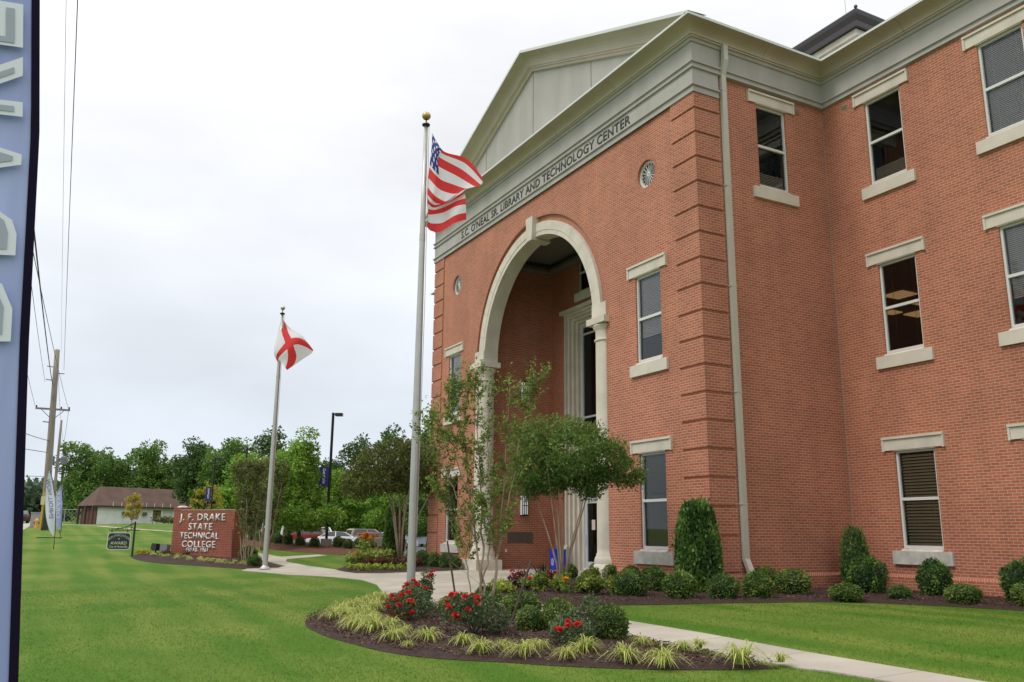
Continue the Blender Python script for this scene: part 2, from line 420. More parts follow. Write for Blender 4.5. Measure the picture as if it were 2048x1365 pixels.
# polygons seen on the ground (metres)
BED1 = smooth_poly([(.80,-9.61),(1.58,-9.79),(2.18,-9.84),(2.99,-9.88),(3.84,-9.80),(4.60,-9.72),(5.29,-9.54),(5.83,-9.20),(6.36,-8.62),(6.77,-8.35),(7.18,-7.95),(7.41,-7.70),(7.91,-7.07),(8.22,-6.50),(8.34,-6.28),(7.70,-6.30),(6.60,-6.29),(4.97,-6.13),(2.65,-6.03),(.82,-6.04),(-.59,-6.43),(-1.94,-6.72),(-3.50,-6.82),(-3.00,-7.60),(-.49,-8.97),(.20,-9.40)], 1)
WALK = [(9.60,-6.02),(8.75,-6.05),(8.44,-6.16),(6.60,-6.16),(4.97,-6.01),(2.65,-5.91),(.82,-5.91),(-.59,-6.30),(-1.94,-6.55),(-3.4,-6.7),(-4.98,-6.15),(-7.26,-5.49),(-9.40,-5.18),(-11.48,-5.43),(-13.26,-6.00),(-14.49,-6.46),(-16.2,-7.3),(-16.75,-7.0),(-16.55,-5.95),(-17.2,-5.5),(-20.0,-5.7),(-24,-6.1),(-24.1,-5.1),(-21.5,-4.65),(-21.75,-3.6),(-21.9,-3.0),(-21.2,-2.8),(-20.6,-3.8),(-20.2,-4.75),(-19.02,-5.05),(-16.85,-4.80),(-14.91,-4.35),(-12.62,-4.30),(-11.89,-3.68),(-11.67,-1.69),(-12.32,-.35),(-12.8,-.05),(-12.8,3.9),(-4.12,3.9),(-4.12,.3),(-5.6,-.2),(-6.2,-1.2),(-5.0,-2.9),(-3.80,-4.15),(-1.85,-4.69),(.13,-4.77),(1.06,-4.84),(3.48,-5.05),(5.61,-5.10),(7.69,-5.25),(9.95,-5.30),(15,-5.4),(30,-5.6),(30,-7.0),(15,-6.4)]
BED2 = [(-3.74,-4.12),(-1.85,-4.62),(.13,-4.71),(1.06,-4.78),(1.33,-4.01),(2.0,-3.0),(2.60,-1.36),(2.96,.16),(3.6,1.0),(4.6,1.6),(5.91,2.07),(9,2.3),(14,2.4),(14,4.9),(.0,4.9),(.0,.3),(-4.12,.3),(-5.6,-.2),(-6.2,-1.2),(-5.0,-2.9)]
BED3 = [(-14.95,-4.27),(-12.7,-4.24),(-11.95,-3.68),(-11.72,-1.69),(-12.36,-.4),(-12.8,-.05),(-16.92,-.05),(-17.2,3),(-20,3.5),(-21.5,1.2),(-20.3,-.8),(-17.4,-2.6)]
SIGNBED = smooth_poly([(-24.6,-10.3),(-22.4,-10.3),(-20.3,-9.8),(-18.6,-8.3),(-17.06,-7.36),(-16.7,-7.05),(-16.6,-5.95),(-17.4,-5.6),(-20.0,-5.8),(-23,-6.4),(-25.6,-8.6)], 1)
HEDGEBED = smooth_poly([(-38,-4.9),(-33,-5.0),(-29.7,-4.81),(-26.96,-4.36),(-24.79,-3.93),(-22.48,-2.73),(-21.38,-1.72),(-21.3,-.4),(-23,1.5),(-27,2.8),(-28.8,.8),(-28.6,-1.6),(-31,-2.7),(-35.5,-3.1),(-38,-3.2)], 1)
LOT = [(-32,-2.2),(-32,4.5),(-27,10),(-27,40),(-78,40),(-78,-1),(-40,-2.2)]
SIDEWALK = [(0,-16.2),(-40,-15.0),(-62,-14.2),(-110,-14.0),(-170,-13.6),(-170,-14.8),(-110,-15.2),(-62,-15.6),(-40,-16.4),(0,-17.6)]
DRIVE = [(-90,-12.7),(-80,-11.9),(-58.4,-9.6),(-50.3,-6.9),(-45,-5.3),(-45,-4.8),(-50.3,-6.3),(-58.4,-8.9),(-80,-11.0),(-90,-11.8)]
ROAD = [(60,-20.5),(-40,-18.2),(-62,-17.4),(-110,-16.8),(-400,-15.4),(-400,-24.4),(-110,-25),(-40,-26.5),(60,-28.5)]

ax = np.concatenate([np.arange(-900,-160,30), np.arange(-160,-60,5), np.arange(-60,-28,1.5), np.arange(-28,20,.5), np.arange(20,60,4), np.arange(60,601,60)])
ay = np.concatenate([np.arange(-600,-60,60), np.arange(-60,-20,4), np.arange(-20,8,.5), np.arange(8,44,2), np.arange(44,700,40)])
GX, GY = np.meshgrid(ax, ay); GZ = gz(GX, GY)
nx, ny = len(ax), len(ay)
me = bpy.data.meshes.new('ground')
me.from_pydata(list(zip(GX.ravel(), GY.ravel(), GZ.ravel())), [], [(j*nx+i, j*nx+i+1, (j+1)*nx+i+1, (j+1)*nx+i) for j in range(ny-1) for i in range(nx-1)])
me.materials.append(LAWN); me.polygons.foreach_set('use_smooth', [True]*len(me.polygons)); me.update()
tag(link('ground', me), kind='structure')
drape('walkway', WALK, .016, CONC, .5, edge=.03)
drape('mulch_bed', BED1, .010, MULCH, .12, .05, 1, edge=.03)
drape('mulch_bed', BED2, .010, MULCH, .16, .04, 2, edge=.03)
drape('mulch_bed', BED3, .010, MULCH, .22, .04, 3, edge=.03)
drape('mulch_bed', SIGNBED, .010, MULCH, .25, .05, 4, edge=.03)
drape('mulch_bed', HEDGEBED, .010, RUST, .35, .08, 5, edge=.03)
drape('parking_lot', LOT, .014, ASPH, 2.5)
drape('sidewalk', SIDEWALK, .02, CONC, 2)
drape('driveway', DRIVE, .02, CONC, 2)
drape('road', ROAD, .016, ASPH, 5)


# ================================================================== the brick building
D = 4.772; G0 = 13.014; GC = .677; CX = -8.46; XL = -16.92; RO = 4.27
B = thing('brick_building', 'three storey red brick library building with a tall arched entrance and grey pediment', 'building')

def holes_plane(mb, axis, pos, a0, a1, z0, z1, holes, flip=False):
    """brick sheet at axis=pos with rectangular holes [(a0,a1,z0,z1)]"""
    A = sorted({a0, a1, *[h[0] for h in holes], *[h[1] for h in holes]}); Z = sorted({z0, z1, *[h[2] for h in holes], *[h[3] for h in holes]})
    A = [a for a in A if a0 <= a <= a1]; Z = [z for z in Z if z0 <= z <= z1]
    for p, q in zip(A[:-1], A[1:]):
        for r, s in zip(Z[:-1], Z[1:]):
            c, d = (p+q)/2, (r+s)/2
            if any(h[0] < c < h[1] and h[2] < d < h[3] for h in holes): continue
            pts = [(p, r), (q, r), (q, s), (p, s)]
            if flip: pts = pts[::-1]
            mb.poly([(x, pos, z) if axis == 'y' else (pos, x, z) for x, z in pts])
def reveal(mb, axis, pos, h, dep):
    a, b, z0, z1 = h
    for p, q in (((a, z0), (b, z0)), ((b, z0), (b, z1)), ((b, z1), (a, z1)), ((a, z1), (a, z0))):
        pts = [(p[0], pos, p[1]), (q[0], pos, q[1]), (q[0], pos+dep, q[1]), (p[0], pos+dep, p[1])]
        if axis == 'x': pts = [(y, x, z) for x, y, z in pts]
        mb.poly(pts)
ZW = [(1.12, 3.56), (6.0, 8.40), (10.60, 12.98)]
fw_h = []
for cx in (-2.19, -14.73):
    for k in (0, 1): fw_h.append((cx-.55, cx+.55, *ZW[k]))
RND = [(-2.13, 11.27), (-14.66, 11.22)]
w = MB()
YF = .04
arch_h = (CX-RO, CX+RO, .1, 7.71+RO)
sq = [(x-.6, x+.6, z-.6, z+.6) for x, z in RND]
holes_plane(w, 'y', YF, XL+.04, -.04, .6, 12.85, fw_h+[arch_h]+sq)
for h in fw_h: reveal(w, 'y', YF, h, .14)
for cx, cz in RND:                                     # brick round the bull's eyes
    n = 40
    for i in range(n):
        t0, t1 = 2*PI*i/n, 2*PI*(i+1)/n
        def sqp(t):
            c, s_ = math.cos(t), math.sin(t); k = .6/max(abs(c), abs(s_)); return (cx+c*k, cz+s_*k)
        a, b = sqp(t0), sqp(t1); c1 = (cx+.52*math.cos(t1), cz+.52*math.sin(t1)); c0 = (cx+.52*math.cos(t0), cz+.52*math.sin(t0))
        w.poly([(c0[0], YF, c0[1]), (c1[0], YF, c1[1]), (b[0], YF, b[1]), (a[0], YF, a[1])][::-1])
        i0 = (cx+.40*math.cos(t0), cz+.40*math.sin(t0)); i1 = (cx+.40*math.cos(t1), cz+.40*math.sin(t1))
        q = [(i0[0], YF, i0[1]), (i1[0], YF, i1[1]), (c1[0], YF, c1[1]), (c0[0], YF, c0[1])][::-1]
        w.poly(q, uv=[(.10, t0*.62), (.10, t1*.62), (.0, t1*.62), (.0, t0*.62)][::-1])
        w.poly([(i0[0], YF, i0[1]), (i1[0], YF, i1[1]), (i1[0], YF+.16, i1[1]), (i0[0], YF+.16, i0[1])], uv=[(0, t0*.45), (0, t1*.45), (.16, t1*.45), (.16, t0*.45)])
n = 60                                                 # spandrels above the arch and its recessed brick ring
for i in range(n):
    t0, t1 = PI*i/n, PI*(i+1)/n
    def A(t, R): return (CX+R*math.cos(t), 7.71+R*math.sin(t))
    p0, p1 = A(t0, RO), A(t1, RO); zt = 7.71+RO
    if zt-max(p0[1], p1[1]) > -1e-6:
        w.poly([(p0[0], YF, p0[1]), (p1[0], YF, p1[1]), (p1[0], YF, zt), (p0[0], YF, zt)][::-1])
    w.poly([(p0[0], YF, p0[1]), (p1[0], YF, p1[1]), (p1[0], .13, p1[1]), (p0[0], .13, p0[1])], uv=[(0, t0*RO), (0, t1*RO), (.1, t1*RO), (.1, t0*RO)])
    q0, q1 = A(t0, 4.03), A(t1, 4.03)
    w.poly([(q0[0], .13, q0[1]), (q1[0], .13, q1[1]), (p1[0], .13, p1[1]), (p0[0], .13, p0[1])][::-1], uv=[(0, t0*RO), (0, t1*RO), (.24, t1*RO), (.24, t0*RO)][::-1])
    # thin soldier course outside the recess, 3 mm proud
    s0, s1 = A(t0, RO), A(t1, RO); e0, e1 = A(t0, RO+.13), A(t1, RO+.13)
    w.poly([(s0[0], YF-.004, s0[1]), (s1[0], YF-.004, s1[1]), (e1[0], YF-.004, e1[1]), (e0[0], YF-.004, e0[1])][::-1], uv=[(0, t0*RO), (0, t1*RO), (.13, t1*RO), (.13, t0*RO)][::-1])
# jambs of the opening and porch walls
for x in (CX-RO-.07, CX+RO+.07):
    w.poly([(x, YF+.002, .1), (x, 3.4, .1), (x, 3.4, 12.0), (x, YF+.002, 12.0)] if x < CX else [(x, 3.4, .1), (x, YF+.002, .1), (x, YF+.002, 12.0), (x, 3.4, 12.0)])
for a, b in ((CX-RO-.07, CX-RO), (CX+RO, CX+RO+.07)):  pass
holes_plane(w, 'y', 3.4, CX-RO-.07, CX+RO+.07, .1, 12.05, [(-11.75, -5.17, .1, 9.8)]+[(x-.5, x+.5, 10.45, 12.0) for x in (-10.35, -8.46, -6.57)])
# return wall and wing
ret_h = [(2.22, 3.30, 10.60, 12.98)]
holes_plane(w, 'x', -.04, .04, D, .6, 13.5, ret_h, flip=False)
for h in ret_h: reveal(w, 'x', -.04, h, -.14)
wing_h = [(cx-.55, cx+.55, z0+(.09 if k == 0 else .02), z1) for cx in (1.95, 5.21, 8.5) for k, (z0, z1) in enumerate(ZW)]
holes_plane(w, 'y', D, -.04, 14, .6, 13.5, wing_h)
for h in wing_h: reveal(w, 'y', D, h, .14)
# sides and backs out of sight
w.poly([(14, D, 0), (14, 20, 0), (14, 20, 13.6), (14, D, 13.6)]); w.poly([(14, 20, 0), (-27, 20, 0), (-27, 20, 13.6), (14, 20, 13.6)])
w.poly([(-27, 20, 0), (-27, D, 0), (-27, D, 13.6), (-27, 20, 13.6)]); w.poly([(-27, D, 0), (XL+.04, D, 0), (XL+.04, D, 13.6), (-27, D, 13.6)])
w.poly([(XL+.04, D, 0), (XL+.04, YF, 0), (XL+.04, YF, 13.0), (XL+.04, D, 13.0)])
# base below the sloping water-table course
pr = [(-.06, -.1), (-.06, .535), (0.001, .602)]
def basepath(pts):
    for (p, o), (q, o2) in zip(pts[:-1], pts[1:]):
        rows = [[(p[0]+o[0]*-d, p[1]+o[1]*-d, z) for d, z in pr], [(q[0]+o2[0]*-d, q[1]+o2[1]*-d, z) for d, z in pr]]
        ln = math.hypot(q[0]-p[0], q[1]-p[1])
        for i in range(2):
            uv = [(0, 0), (0, ln), (.09, ln), (.09, 0)] if i == 1 else None
            w.poly([rows[0][i], rows[1][i], rows[1][i+1], rows[0][i+1]], uv=uv)
basepath([((XL+.04, D), (-1, 0)), ((XL+.04, YF), (-1, -1)), ((CX-RO-.07, YF), (0, -1))])
basepath([((CX+RO+.07, YF), (0, -1)), ((-.04, YF), (1, -1)), ((-.04, D), (1, -1)), ((14, D), (0, -1))])
w.build('wall', BRICK, B)

# quoins: courses of brick standing 4 cm proud with a recessed course between
for name, xa, xb, ret in (('quoin', XL, XL+.95, -1), ('quoin', -.95, 0, 1)):
    q = MB()
    for i in range(0, 18):
        zt = G0-.677*i-.0677 if i else 12.76
        zb = G0-.677*(i+1)
        if i == 17: zb = .66
        if zb > zt: continue
        q.box(xa, xb, 0, YF+.01, zb, zt)
        if ret == 1: q.box(-.05, 0, YF+.012, .853, zb, zt)
        else: q.box(XL, XL+.05, YF+.012, .853, zb, zt)
    q.build(name, BRICK, B)

# frieze
fz = MB()
low = [(.0, 12.75), (.035, 12.75), (.035, 12.90), (.085, 12.915), (.085, 12.955), (.02, 12.97), (.02, 13.42)]
topp = [(-.04, 13.42), (.02, 13.42), (.075, 13.43), (.075, 13.475), (.035, 13.49), (.035, 13.575), (.085, 13.585), (.085, 13.635), (.02, 13.65), (.02, 14.17), (.06, 14.18), (.09, 14.26)]
neg = (-1, 0)
fz.sweep([((XL, .853, 0), (-1, 0)), ((XL, 0, 0), (-1, -1)), ((0, 0, 0), (1, -1)), ((0, .853, 0), (1, 0))], low)
fz.poly([(.02, .853, 12.97), (-.05, .853, 12.97), (-.05, .853, 13.42), (.02, .853, 13.42)]); fz.poly([(.035, .853, 12.75), (-.05, .853, 12.75), (-.05, .853, 12.97), (.035, .853, 12.97)])
PATH = [((-27, 12, 0), (-1, 0)), ((-27, D, 0), (-1, -1)), ((XL, D, 0), (-1, -1)), ((XL, 0, 0), (-1, -1)), ((0, 0, 0), (1, -1)), ((0, D, 0), (1, -1)), ((14, D, 0), (1, -1)), ((14, 12, 0), (1, 0))]
fz.sweep(PATH, topp)
fz.build('frieze', STUCCO, B)
# cornice: cove-shaped gutter moulding
cyma = [(.09, 14.26), (.13, 14.26), (.13, 14.305)] + [(.16+.34*(1-math.cos(t*PI/2)), 14.31+.235*math.sin(t*PI/2)) for t in np.linspace(0, 1, 7)] + [(.53, 14.55)]
cn = MB(); cn.sweep(PATH, cyma); cn.build('cornice', CORN, B, smooth=True)
SEAM = mat('dark_seam', (.20, .175, .13), .6)  # dark joint lines between lengths of the gutter moulding
for p_, o_, dx, dy in [((x, 0), (0, -1), .006, 0) for x in (-13.2, -9.9, -6.6, -3.3)]+[((x, D), (0, -1), .006, 0) for x in (2.9, 6.2)]+[((0, 2.4), (1, 0), 0, .006)]:
    q = MB(); q.sweep([((p_[0]-dx, p_[1]-dy, 0), o_), ((p_[0]+dx, p_[1]+dy, 0), o_)], [(d+.003, z) for d, z in cyma]); q.build('cornice_seam', SEAM, B)
ce = MB(); ce.sweep(PATH, [(.53, 14.55), (.545, 14.55), (.545, 14.615), (.0, 14.66), (-.6, 14.66)]); ce.build('gutter_edge', CORNL, B)
rf = MB()
rf.poly([(-27.2, D-.2, 14.6), (14.2, D-.2, 14.6), (14.2, 20, 14.6), (-27.2, 20, 14.6)]); rf.poly([(XL, 0, 14.6), (0, 0, 14.6), (0, D-.2, 14.6), (XL, D-.2, 14.6)])
HP = 3.62; SX = CX-XL+.545
for s_ in (-1, 1):
    rf.poly([(CX, -.5, 14.62+HP), (CX, 16, 14.62+HP), (CX+s_*SX, 16, 14.62), (CX+s_*SX, -.5, 14.62)][::s_])
rf.build('roof', mat('roof_membrane', (.35, .36, .36), .7), B)
# pediment
pd = MB(); pd.poly([(XL, .02, 14.5), (0, .02, 14.5), (CX, .02, 14.5+HP-.12)]); 
pd.build('pediment_panel', STUCCO, B)
for x in (-12.15, CX, -4.77):
    pj_ = MB(); zt = 14.62+HP*(1-abs(x-CX)/SX)-.4; pj_.box(x-.008, x+.008, .008, .02, 14.6, zt)
    pj_.build('panel_joint', mat('dark_joint', (.22, .22, .20), .9), B)  # dark vertical joint between the pediment panels
rk = MB(); rk2 = MB()
rprof = [(-.02, -.72), (.06, -.70), (.09, -.62), (.13, -.60), (.13, -.545)] + [(.16+.34*(1-math.cos(t*PI/2)), -.54+.40*math.sin(t*PI/2)) for t in np.linspace(0, 1, 7)] + [(.53, -.125)]
eprof = [(.53, -.125), (.545, -.125), (.545, -.03), (-.1, 0.02)]
for s_ in (-1, 1):
    for mb_, prof in ((rk, rprof), (rk2, eprof)):
        top_ = [(CX, -d, 14.66+HP+h) for d, h in prof]
        bot_ = []
        for d, h in prof:
            q = min(1.0, (HP+h+.075)/HP); bot_.append((CX+s_*SX*q, -d, 14.66+HP+h-HP*q))
        for k_ in range(len(prof)-1): mb_.poly([top_[k_], bot_[k_], bot_[k_+1], top_[k_+1]][::-s_])
rk.build('raking_cornice', CORN, B, smooth=True); rk2.build('raking_edge', CORNL, B)

# inscription
tm = text("S.C. O'NEAL SR. LIBRARY AND TECHNOLOGY CENTER", .30, .012, 1, shear=.0, spacing=1.05, offset=.012)
k = 11.50/text_width(tm)
for v in tm.vertices: v.co.x *= k
put_text('inscription', tm, INK, B, (-8.46, -.022, 13.045), (1, 0, 0), (0, 0, 1))

# arch surround, impost blocks, keystone
ar = MB()
for i in range(14):
    t0, t1 = PI*i/14+.0012, PI*(i+1)/14-.0012
    m_ = 6
    for j in range(m_):
        a, b = t0+(t1-t0)*j/m_, t0+(t1-t0)*(j+1)/m_
        def P(t, R, y): return (CX+R*math.cos(t), y, 7.71+R*math.sin(t))
        for (R0, y0), (R1, y1) in (((3.6, .58), (3.6, .03)), ((3.6, .03), (3.74, .03)), ((3.74, .03), (3.755, .015)), ((3.755, .015), (4.05, .015)), ((4.05, .015), (4.05, .14)), ((4.05, .58), (3.6, .58))):
            ar.poly([P(a, R0, y0), P(a, R1, y1), P(b, R1, y1), P(b, R0, y0)])
for i in range(42):
    a, b = PI*i/42, PI*(i+1)/42
    def P(t, R, y): return (CX+R*math.cos(t), y, 7.71+R*math.sin(t))
    for (R0, y0), (R1, y1) in (((3.61, .57), (3.61, .045)), ((3.61, .045), (4.04, .045)), ((4.04, .045), (4.04, .15))):
        ar.poly([P(a, R0, y0), P(a, R1, y1), P(b, R1, y1), P(b, R0, y0)])
for s_ in (-1, 1):
    x0, x1 = sorted((CX+s_*3.6, CX+s_*(RO+.055)))
    ar.box(x0, x1, -.005, .585, 7.64, 8.08)
ar.build('arch_surround', STONE, B)
ks = MB(); ks.prism([(CX-.17, 11.20), (CX+.17, 11.20), (CX+.235, 12.03), (CX-.235, 12.03)], 'y', -.13, .62); ks.build('keystone', STONE, B)
for s_ in (-1, 1):                                      # Tuscan columns under the arch
    cx, cy = CX+s_*3.98, .27
    c = MB(); zt = 7.64
    c.box(cx-.46, cx+.46, cy-.42, cy+.40, zt-.19, zt)
    c.lathe([(.40, zt-.19-.01), (.42, zt-.24), (.40, zt-.29), (.35, zt-.36), (.335, zt-.40), (.335, zt-.62), (.375, zt-.64), (.375, zt-.68), (.335, zt-.70), (.35, 3.6), (.365, 1.1), (.365, .98), (.39, .95), (.39, .90), (.42, .86), (.45, .78), (.44, .68), (.47, .64), (.48, .56)][::-1], (cx, cy, 0), 28)
    c.build('column', STONE, B, smooth=True)
    p = MB(); p.box(cx-.56, cx+.56, cy-.52, cy+.5, .05, .56); p.build('plinth', STONE, B)

# portal in the porch
pt = MB()
zt = 9.75
steps = [(0, .0), (.10, .0), (.10, .10), (.17, .12), (.17, .24), (.26, .26), (.26, .38), (.36, .40), (.36, .52), (.46, .55), (.46, .62)]
def jamb(sg):
    xo = CX+sg*3.36
    for (a, y0), (b, y1) in zip(steps[:-1], steps[1:]):
        q = [(xo-sg*a, 3.33+y0, .1), (xo-sg*b, 3.33+y1, .1), (xo-sg*b, 3.33+y1, zt-b), (xo-sg*a, 3.33+y0, zt-a)]
        pt.poly(q if sg < 0 else q[::-1])
    pt.poly([(xo, 3.33, .1), (xo, 3.33, zt), (xo, 3.42, zt), (xo, 3.42, .1)][::(1 if sg < 0 else -1)])
for sg in (-1, 1): jamb(sg)
for (a, y0), (b, y1) in zip(steps[:-1], steps[1:]):
    pt.poly([(CX-3.36+a, 3.33+y0, zt-a), (CX-3.36+b, 3.33+y1, zt-b), (CX+3.36-b, 3.33+y1, zt-b), (CX+3.36-a, 3.33+y0, zt-a)])
pt.box(CX-3.5, CX+3.5, 3.20, 3.41, zt, zt+.14)
for sg in (-1, 1):
    xa = CX+sg*3.40
    q = [(3.26, .1), (3.26, .72), (3.42, 1.15), (4.0, 1.15), (4.0, .1)]
    x0, x1 = sorted((xa, xa-sg*.22)); pt.prism([(3.27, .1), (3.27, .95), (3.335, 1.08), (3.335, .1)], 'x', x0, x1)
pt.build('door_surround', STONE, B)
FX0, FX1, FYW = CX-2.90, CX+2.90, 3.92
fr = MB()
bays = [FX0, FX0+1.45, FX0+2.9, FX0+4.35, FX1]
for x in bays: fr.box(x-.035, x+.035, FYW-.05, FYW+.05, .1, 9.3)
for z in (9.25, 8.95, 5.75, 2.75):
    for a, b in zip(bays[:-1], bays[1:]): fr.box(a+.036, b-.036, FYW-.045, FYW+.045, z-.035, z+.035)
wf = fr.build('entrance_window', SILV, B)
gl = MB()
for a, b in zip(bays[:-1], bays[1:]):
    for z0, z1 in ((2.79, 5.71), (5.79, 8.91), (8.99, 9.21)): gl.poly([(a+.03, FYW, z0), (b-.03, FYW, z0), (b-.03, FYW, z1), (a+.03, FYW, z1)])
gl.build('pane', glassmat('dark_entrance_glass', .35, 1.0), wf)
for k_, (a, b) in enumerate(zip(bays[:-1], bays[1:])):
    d = MB(); x0, x1 = a+.04, b-.04
    d.box(x0, x0+.16, FYW-.03, FYW+.03, .2, 2.71); d.box(x1-.16, x1, FYW-.03, FYW+.03, .2, 2.71)
    d.box(x0+.161, x1-.161, FYW-.03, FYW+.03, .2, .50); d.box(x0+.161, x1-.161, FYW-.03, FYW+.03, 2.57, 2.71)
    dd = d.build('door', SILV, B)
    q = MB(); q.poly([(x0+.16, FYW, .5), (x1-.16, FYW, .5), (x1-.16, FYW, 2.57), (x0+.16, FYW, 2.57)]); q.build('pane', MATS['dark_entrance_glass'], dd)
    h = MB(); xh = x0+.1; h.tube([(xh, FYW-.03, 1.05), (xh, FYW-.09, 1.08), (xh, FYW-.09, 1.42), (xh, FYW-.03, 1.45)], .014, 6); h.build('handle', SILV, dd)
    if k_ == 0:
        q = MB(); q.box(x0+.42, x0+.64, FYW-.012, FYW-.006, 1.62, 1.98); q.build('notice', mat('paper', (.62, .50, .44), .8), dd)
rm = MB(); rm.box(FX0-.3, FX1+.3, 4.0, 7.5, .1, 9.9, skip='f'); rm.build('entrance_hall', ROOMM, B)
# porch ceiling with moulding
cl = MB(); cl.poly([(CX-RO-.1, .04, 12.0), (CX-RO-.1, 3.45, 12.0), (CX+RO+.1, 3.45, 12.0), (CX+RO+.1, .04, 12.0)]); cl.poly([(CX-RO-.1, .575, 7.7+3.58), (CX+RO+.1, .575, 7.7+3.58), (CX+RO+.1, .575, 12), (CX-RO-.1, .575, 12)])
x0, x1 = CX-RO-.07, CX+RO+.07
for k_ in range(3):
    e_ = .12*(3-k_); zz = 11.62+.125*k_
    cl.box(x0+.002, x1-.002, 3.398-e_, 3.398, zz, zz+.12); cl.box(x0+.002, x0+e_, .6, 3.397-e_, zz, zz+.12); cl.box(x1-e_, x1-.002, .6, 3.397-e_, zz, zz+.12)
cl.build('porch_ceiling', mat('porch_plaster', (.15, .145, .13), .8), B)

# windows -------------------------------------------------------------
def window_meshes(wd, h, low=False):
    f = MB(); hw = wd/2; t = .055
    f.box(-hw, -hw+t, .05, .13, 0, h); f.box(hw-t, hw, .05, .13, 0, h)
    f.box(-hw+t, hw-t, .05, .13, 0, t+.02); f.box(-hw+t, hw-t, .05, .13, h-t, h); zc = h/2
    f.box(-hw+t, hw-t, .045, .125, zc-.035, zc+.035)
    g = MB(); g.poly([(-hw+t, .10, .02), (hw-t, .10, .02), (hw-t, .10, h-.02), (-hw+t, .10, h-.02)])
    l = MB()
    l.box(-.80, .80, -.045, .0, h+.02, h+.33); l.box(-.85, .85, -.085, .0, h+.29, h+.345)
    for s_ in (-1, 1): l.box(min(s_*.80, s_*.855), max(s_*.80, s_*.855), -.07, 0, h+.0, h+.29)
    l.box(-.57, .57, -.03, .06, h-.005, h+.02)
    s = MB(); s.box(-.80, .80, -.075, .0, -.37, -.06); s.prism([(-.075+.0, -.06), (.05, -.06), (.05, 0.0), (.0, -.005)], 'x', -.56, .56)
    r = MB(); r.box(-hw-.6, hw+.6, .16, 2.6, -.8, h+.35, skip='f'); r.poly([(-hw-.6,.16,-.8),(-hw,.16,-.8),(-hw,.16,h+.35),(-hw-.6,.16,h+.35)]); r.poly([(hw,.16,-.8),(hw+.6,.16,-.8),(hw+.6,.16,h+.35),(hw,.16,h+.35)]); r.poly([(-hw,.16,-.8),(hw,.16,-.8),(hw,.16,0),(-hw,.16,0)]); r.poly([(-hw,.16,h),(hw,.16,h),(hw,.16,h+.35),(-hw,.16,h+.35)])
    return f, g, l, s, r
WM = {}
def blinds(wd, z0, z1, pitch=.046, tilt=.9):
    b = MB(); n = int((z1-z0)/pitch); hw = wd/2-.06; hs = pitch*.56
    for i in range(n):
        z = z0+i*pitch; dz = hs*math.sin(tilt); dy = hs*math.cos(tilt)
        b.poly([(-hw, .18-dy, z-dz), (hw, .18-dy, z-dz), (hw, .18+dy, z+dz), (-hw, .18+dy, z+dz)])
    for x in (-hw*.6, hw*.6): b.box(x-.004, x+.004, .168, .172, z0, z1)
    return b
def place_window(x, y, z, h, rz, blind=None, warm=False, weathered=False, trim=True):
    key = round(h, 3)
    if key not in WM:
        f, g, l, s, r = window_meshes(1.10, h)
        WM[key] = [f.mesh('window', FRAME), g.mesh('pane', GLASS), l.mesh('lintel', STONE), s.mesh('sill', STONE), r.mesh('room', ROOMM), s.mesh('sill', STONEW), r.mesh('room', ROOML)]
    M_ = WM[key]
    o = link('window', M_[0], B, (x, y, z), rz)
    link('pane', M_[1], o)
    if trim: link('lintel', M_[2], o); link('sill', M_[5 if weathered else 3], o)
    if warm:
        q = MB(); q.box(-7, .9, .165, 9, -.8, h+.32, skip='f')
        for a_, b_, c_, d_ in ((-7, -.55, -.8, h+.32), (.55, .9, -.8, h+.32), (-.55, .55, -.8, 0), (-.55, .55, h, h+.32)): q.poly([(a_, .165, c_), (b_, .165, c_), (b_, .165, d_), (a_, .165, d_)])
        q.build('room', ROOML, o)
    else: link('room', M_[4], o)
    if blind:
        kind, m_ = blind
        k2 = (key, kind)
        if k2 not in WM:
            WM[k2] = blinds(1.10, *{'full': (.04, h-.05), 'half': (h*.5, h-.05), 'wide': (.04, h-.05), 'low': (.04, h*.22), 'most': (h*.3, h-.05), 'open': (.04, h-.05)}[kind], pitch=.075 if kind == 'wide' else .046, tilt=.25 if kind == 'open' else .72 if kind == 'wide' else 1.05)
            WM[(key, kind, m_.name)] = None
        if not WM.get((key, kind, m_.name)): WM[(key, kind, m_.name)] = WM[k2].mesh('blind', m_)
        link('blind', WM[(key, kind, m_.name)], o)
    if warm:
        for a, b_, c_, d_ in ((-3.2, -2.5, 3.5, 4.2), (-3.35, -2.6, 4.8, 5.4), (-4.4, -3.6, 6.0, 6.7), (-4.6, -4.2, 5.2, 5.7)):
            t = MB(); t.box(a, b_, c_, d_, h+.27, h+.30); t.build('ceiling_light', TROF, o)
    return o
BLINDW = mat('olive_blind', (.58, .51, .32), .6)
place_window(-2.19, YF, ZW[0][0], ZW[0][1]-ZW[0][0], 0, ('full', mat('roller_shade', (.24, .22, .13), .7)), weathered=True)
place_window(-2.19, YF, ZW[1][0], ZW[1][1]-ZW[1][0], 0, ('most', BLINDG))
place_window(-14.73, YF, ZW[0][0], ZW[0][1]-ZW[0][0], 0, None, weathered=True)
place_window(-14.73, YF, ZW[1][0], ZW[1][1]-ZW[1][0], 0, ('full', BLINDG))
place_window(-.04, 2.76, ZW[2][0], ZW[2][1]-ZW[2][0], PI/2, ('low', BLIND))
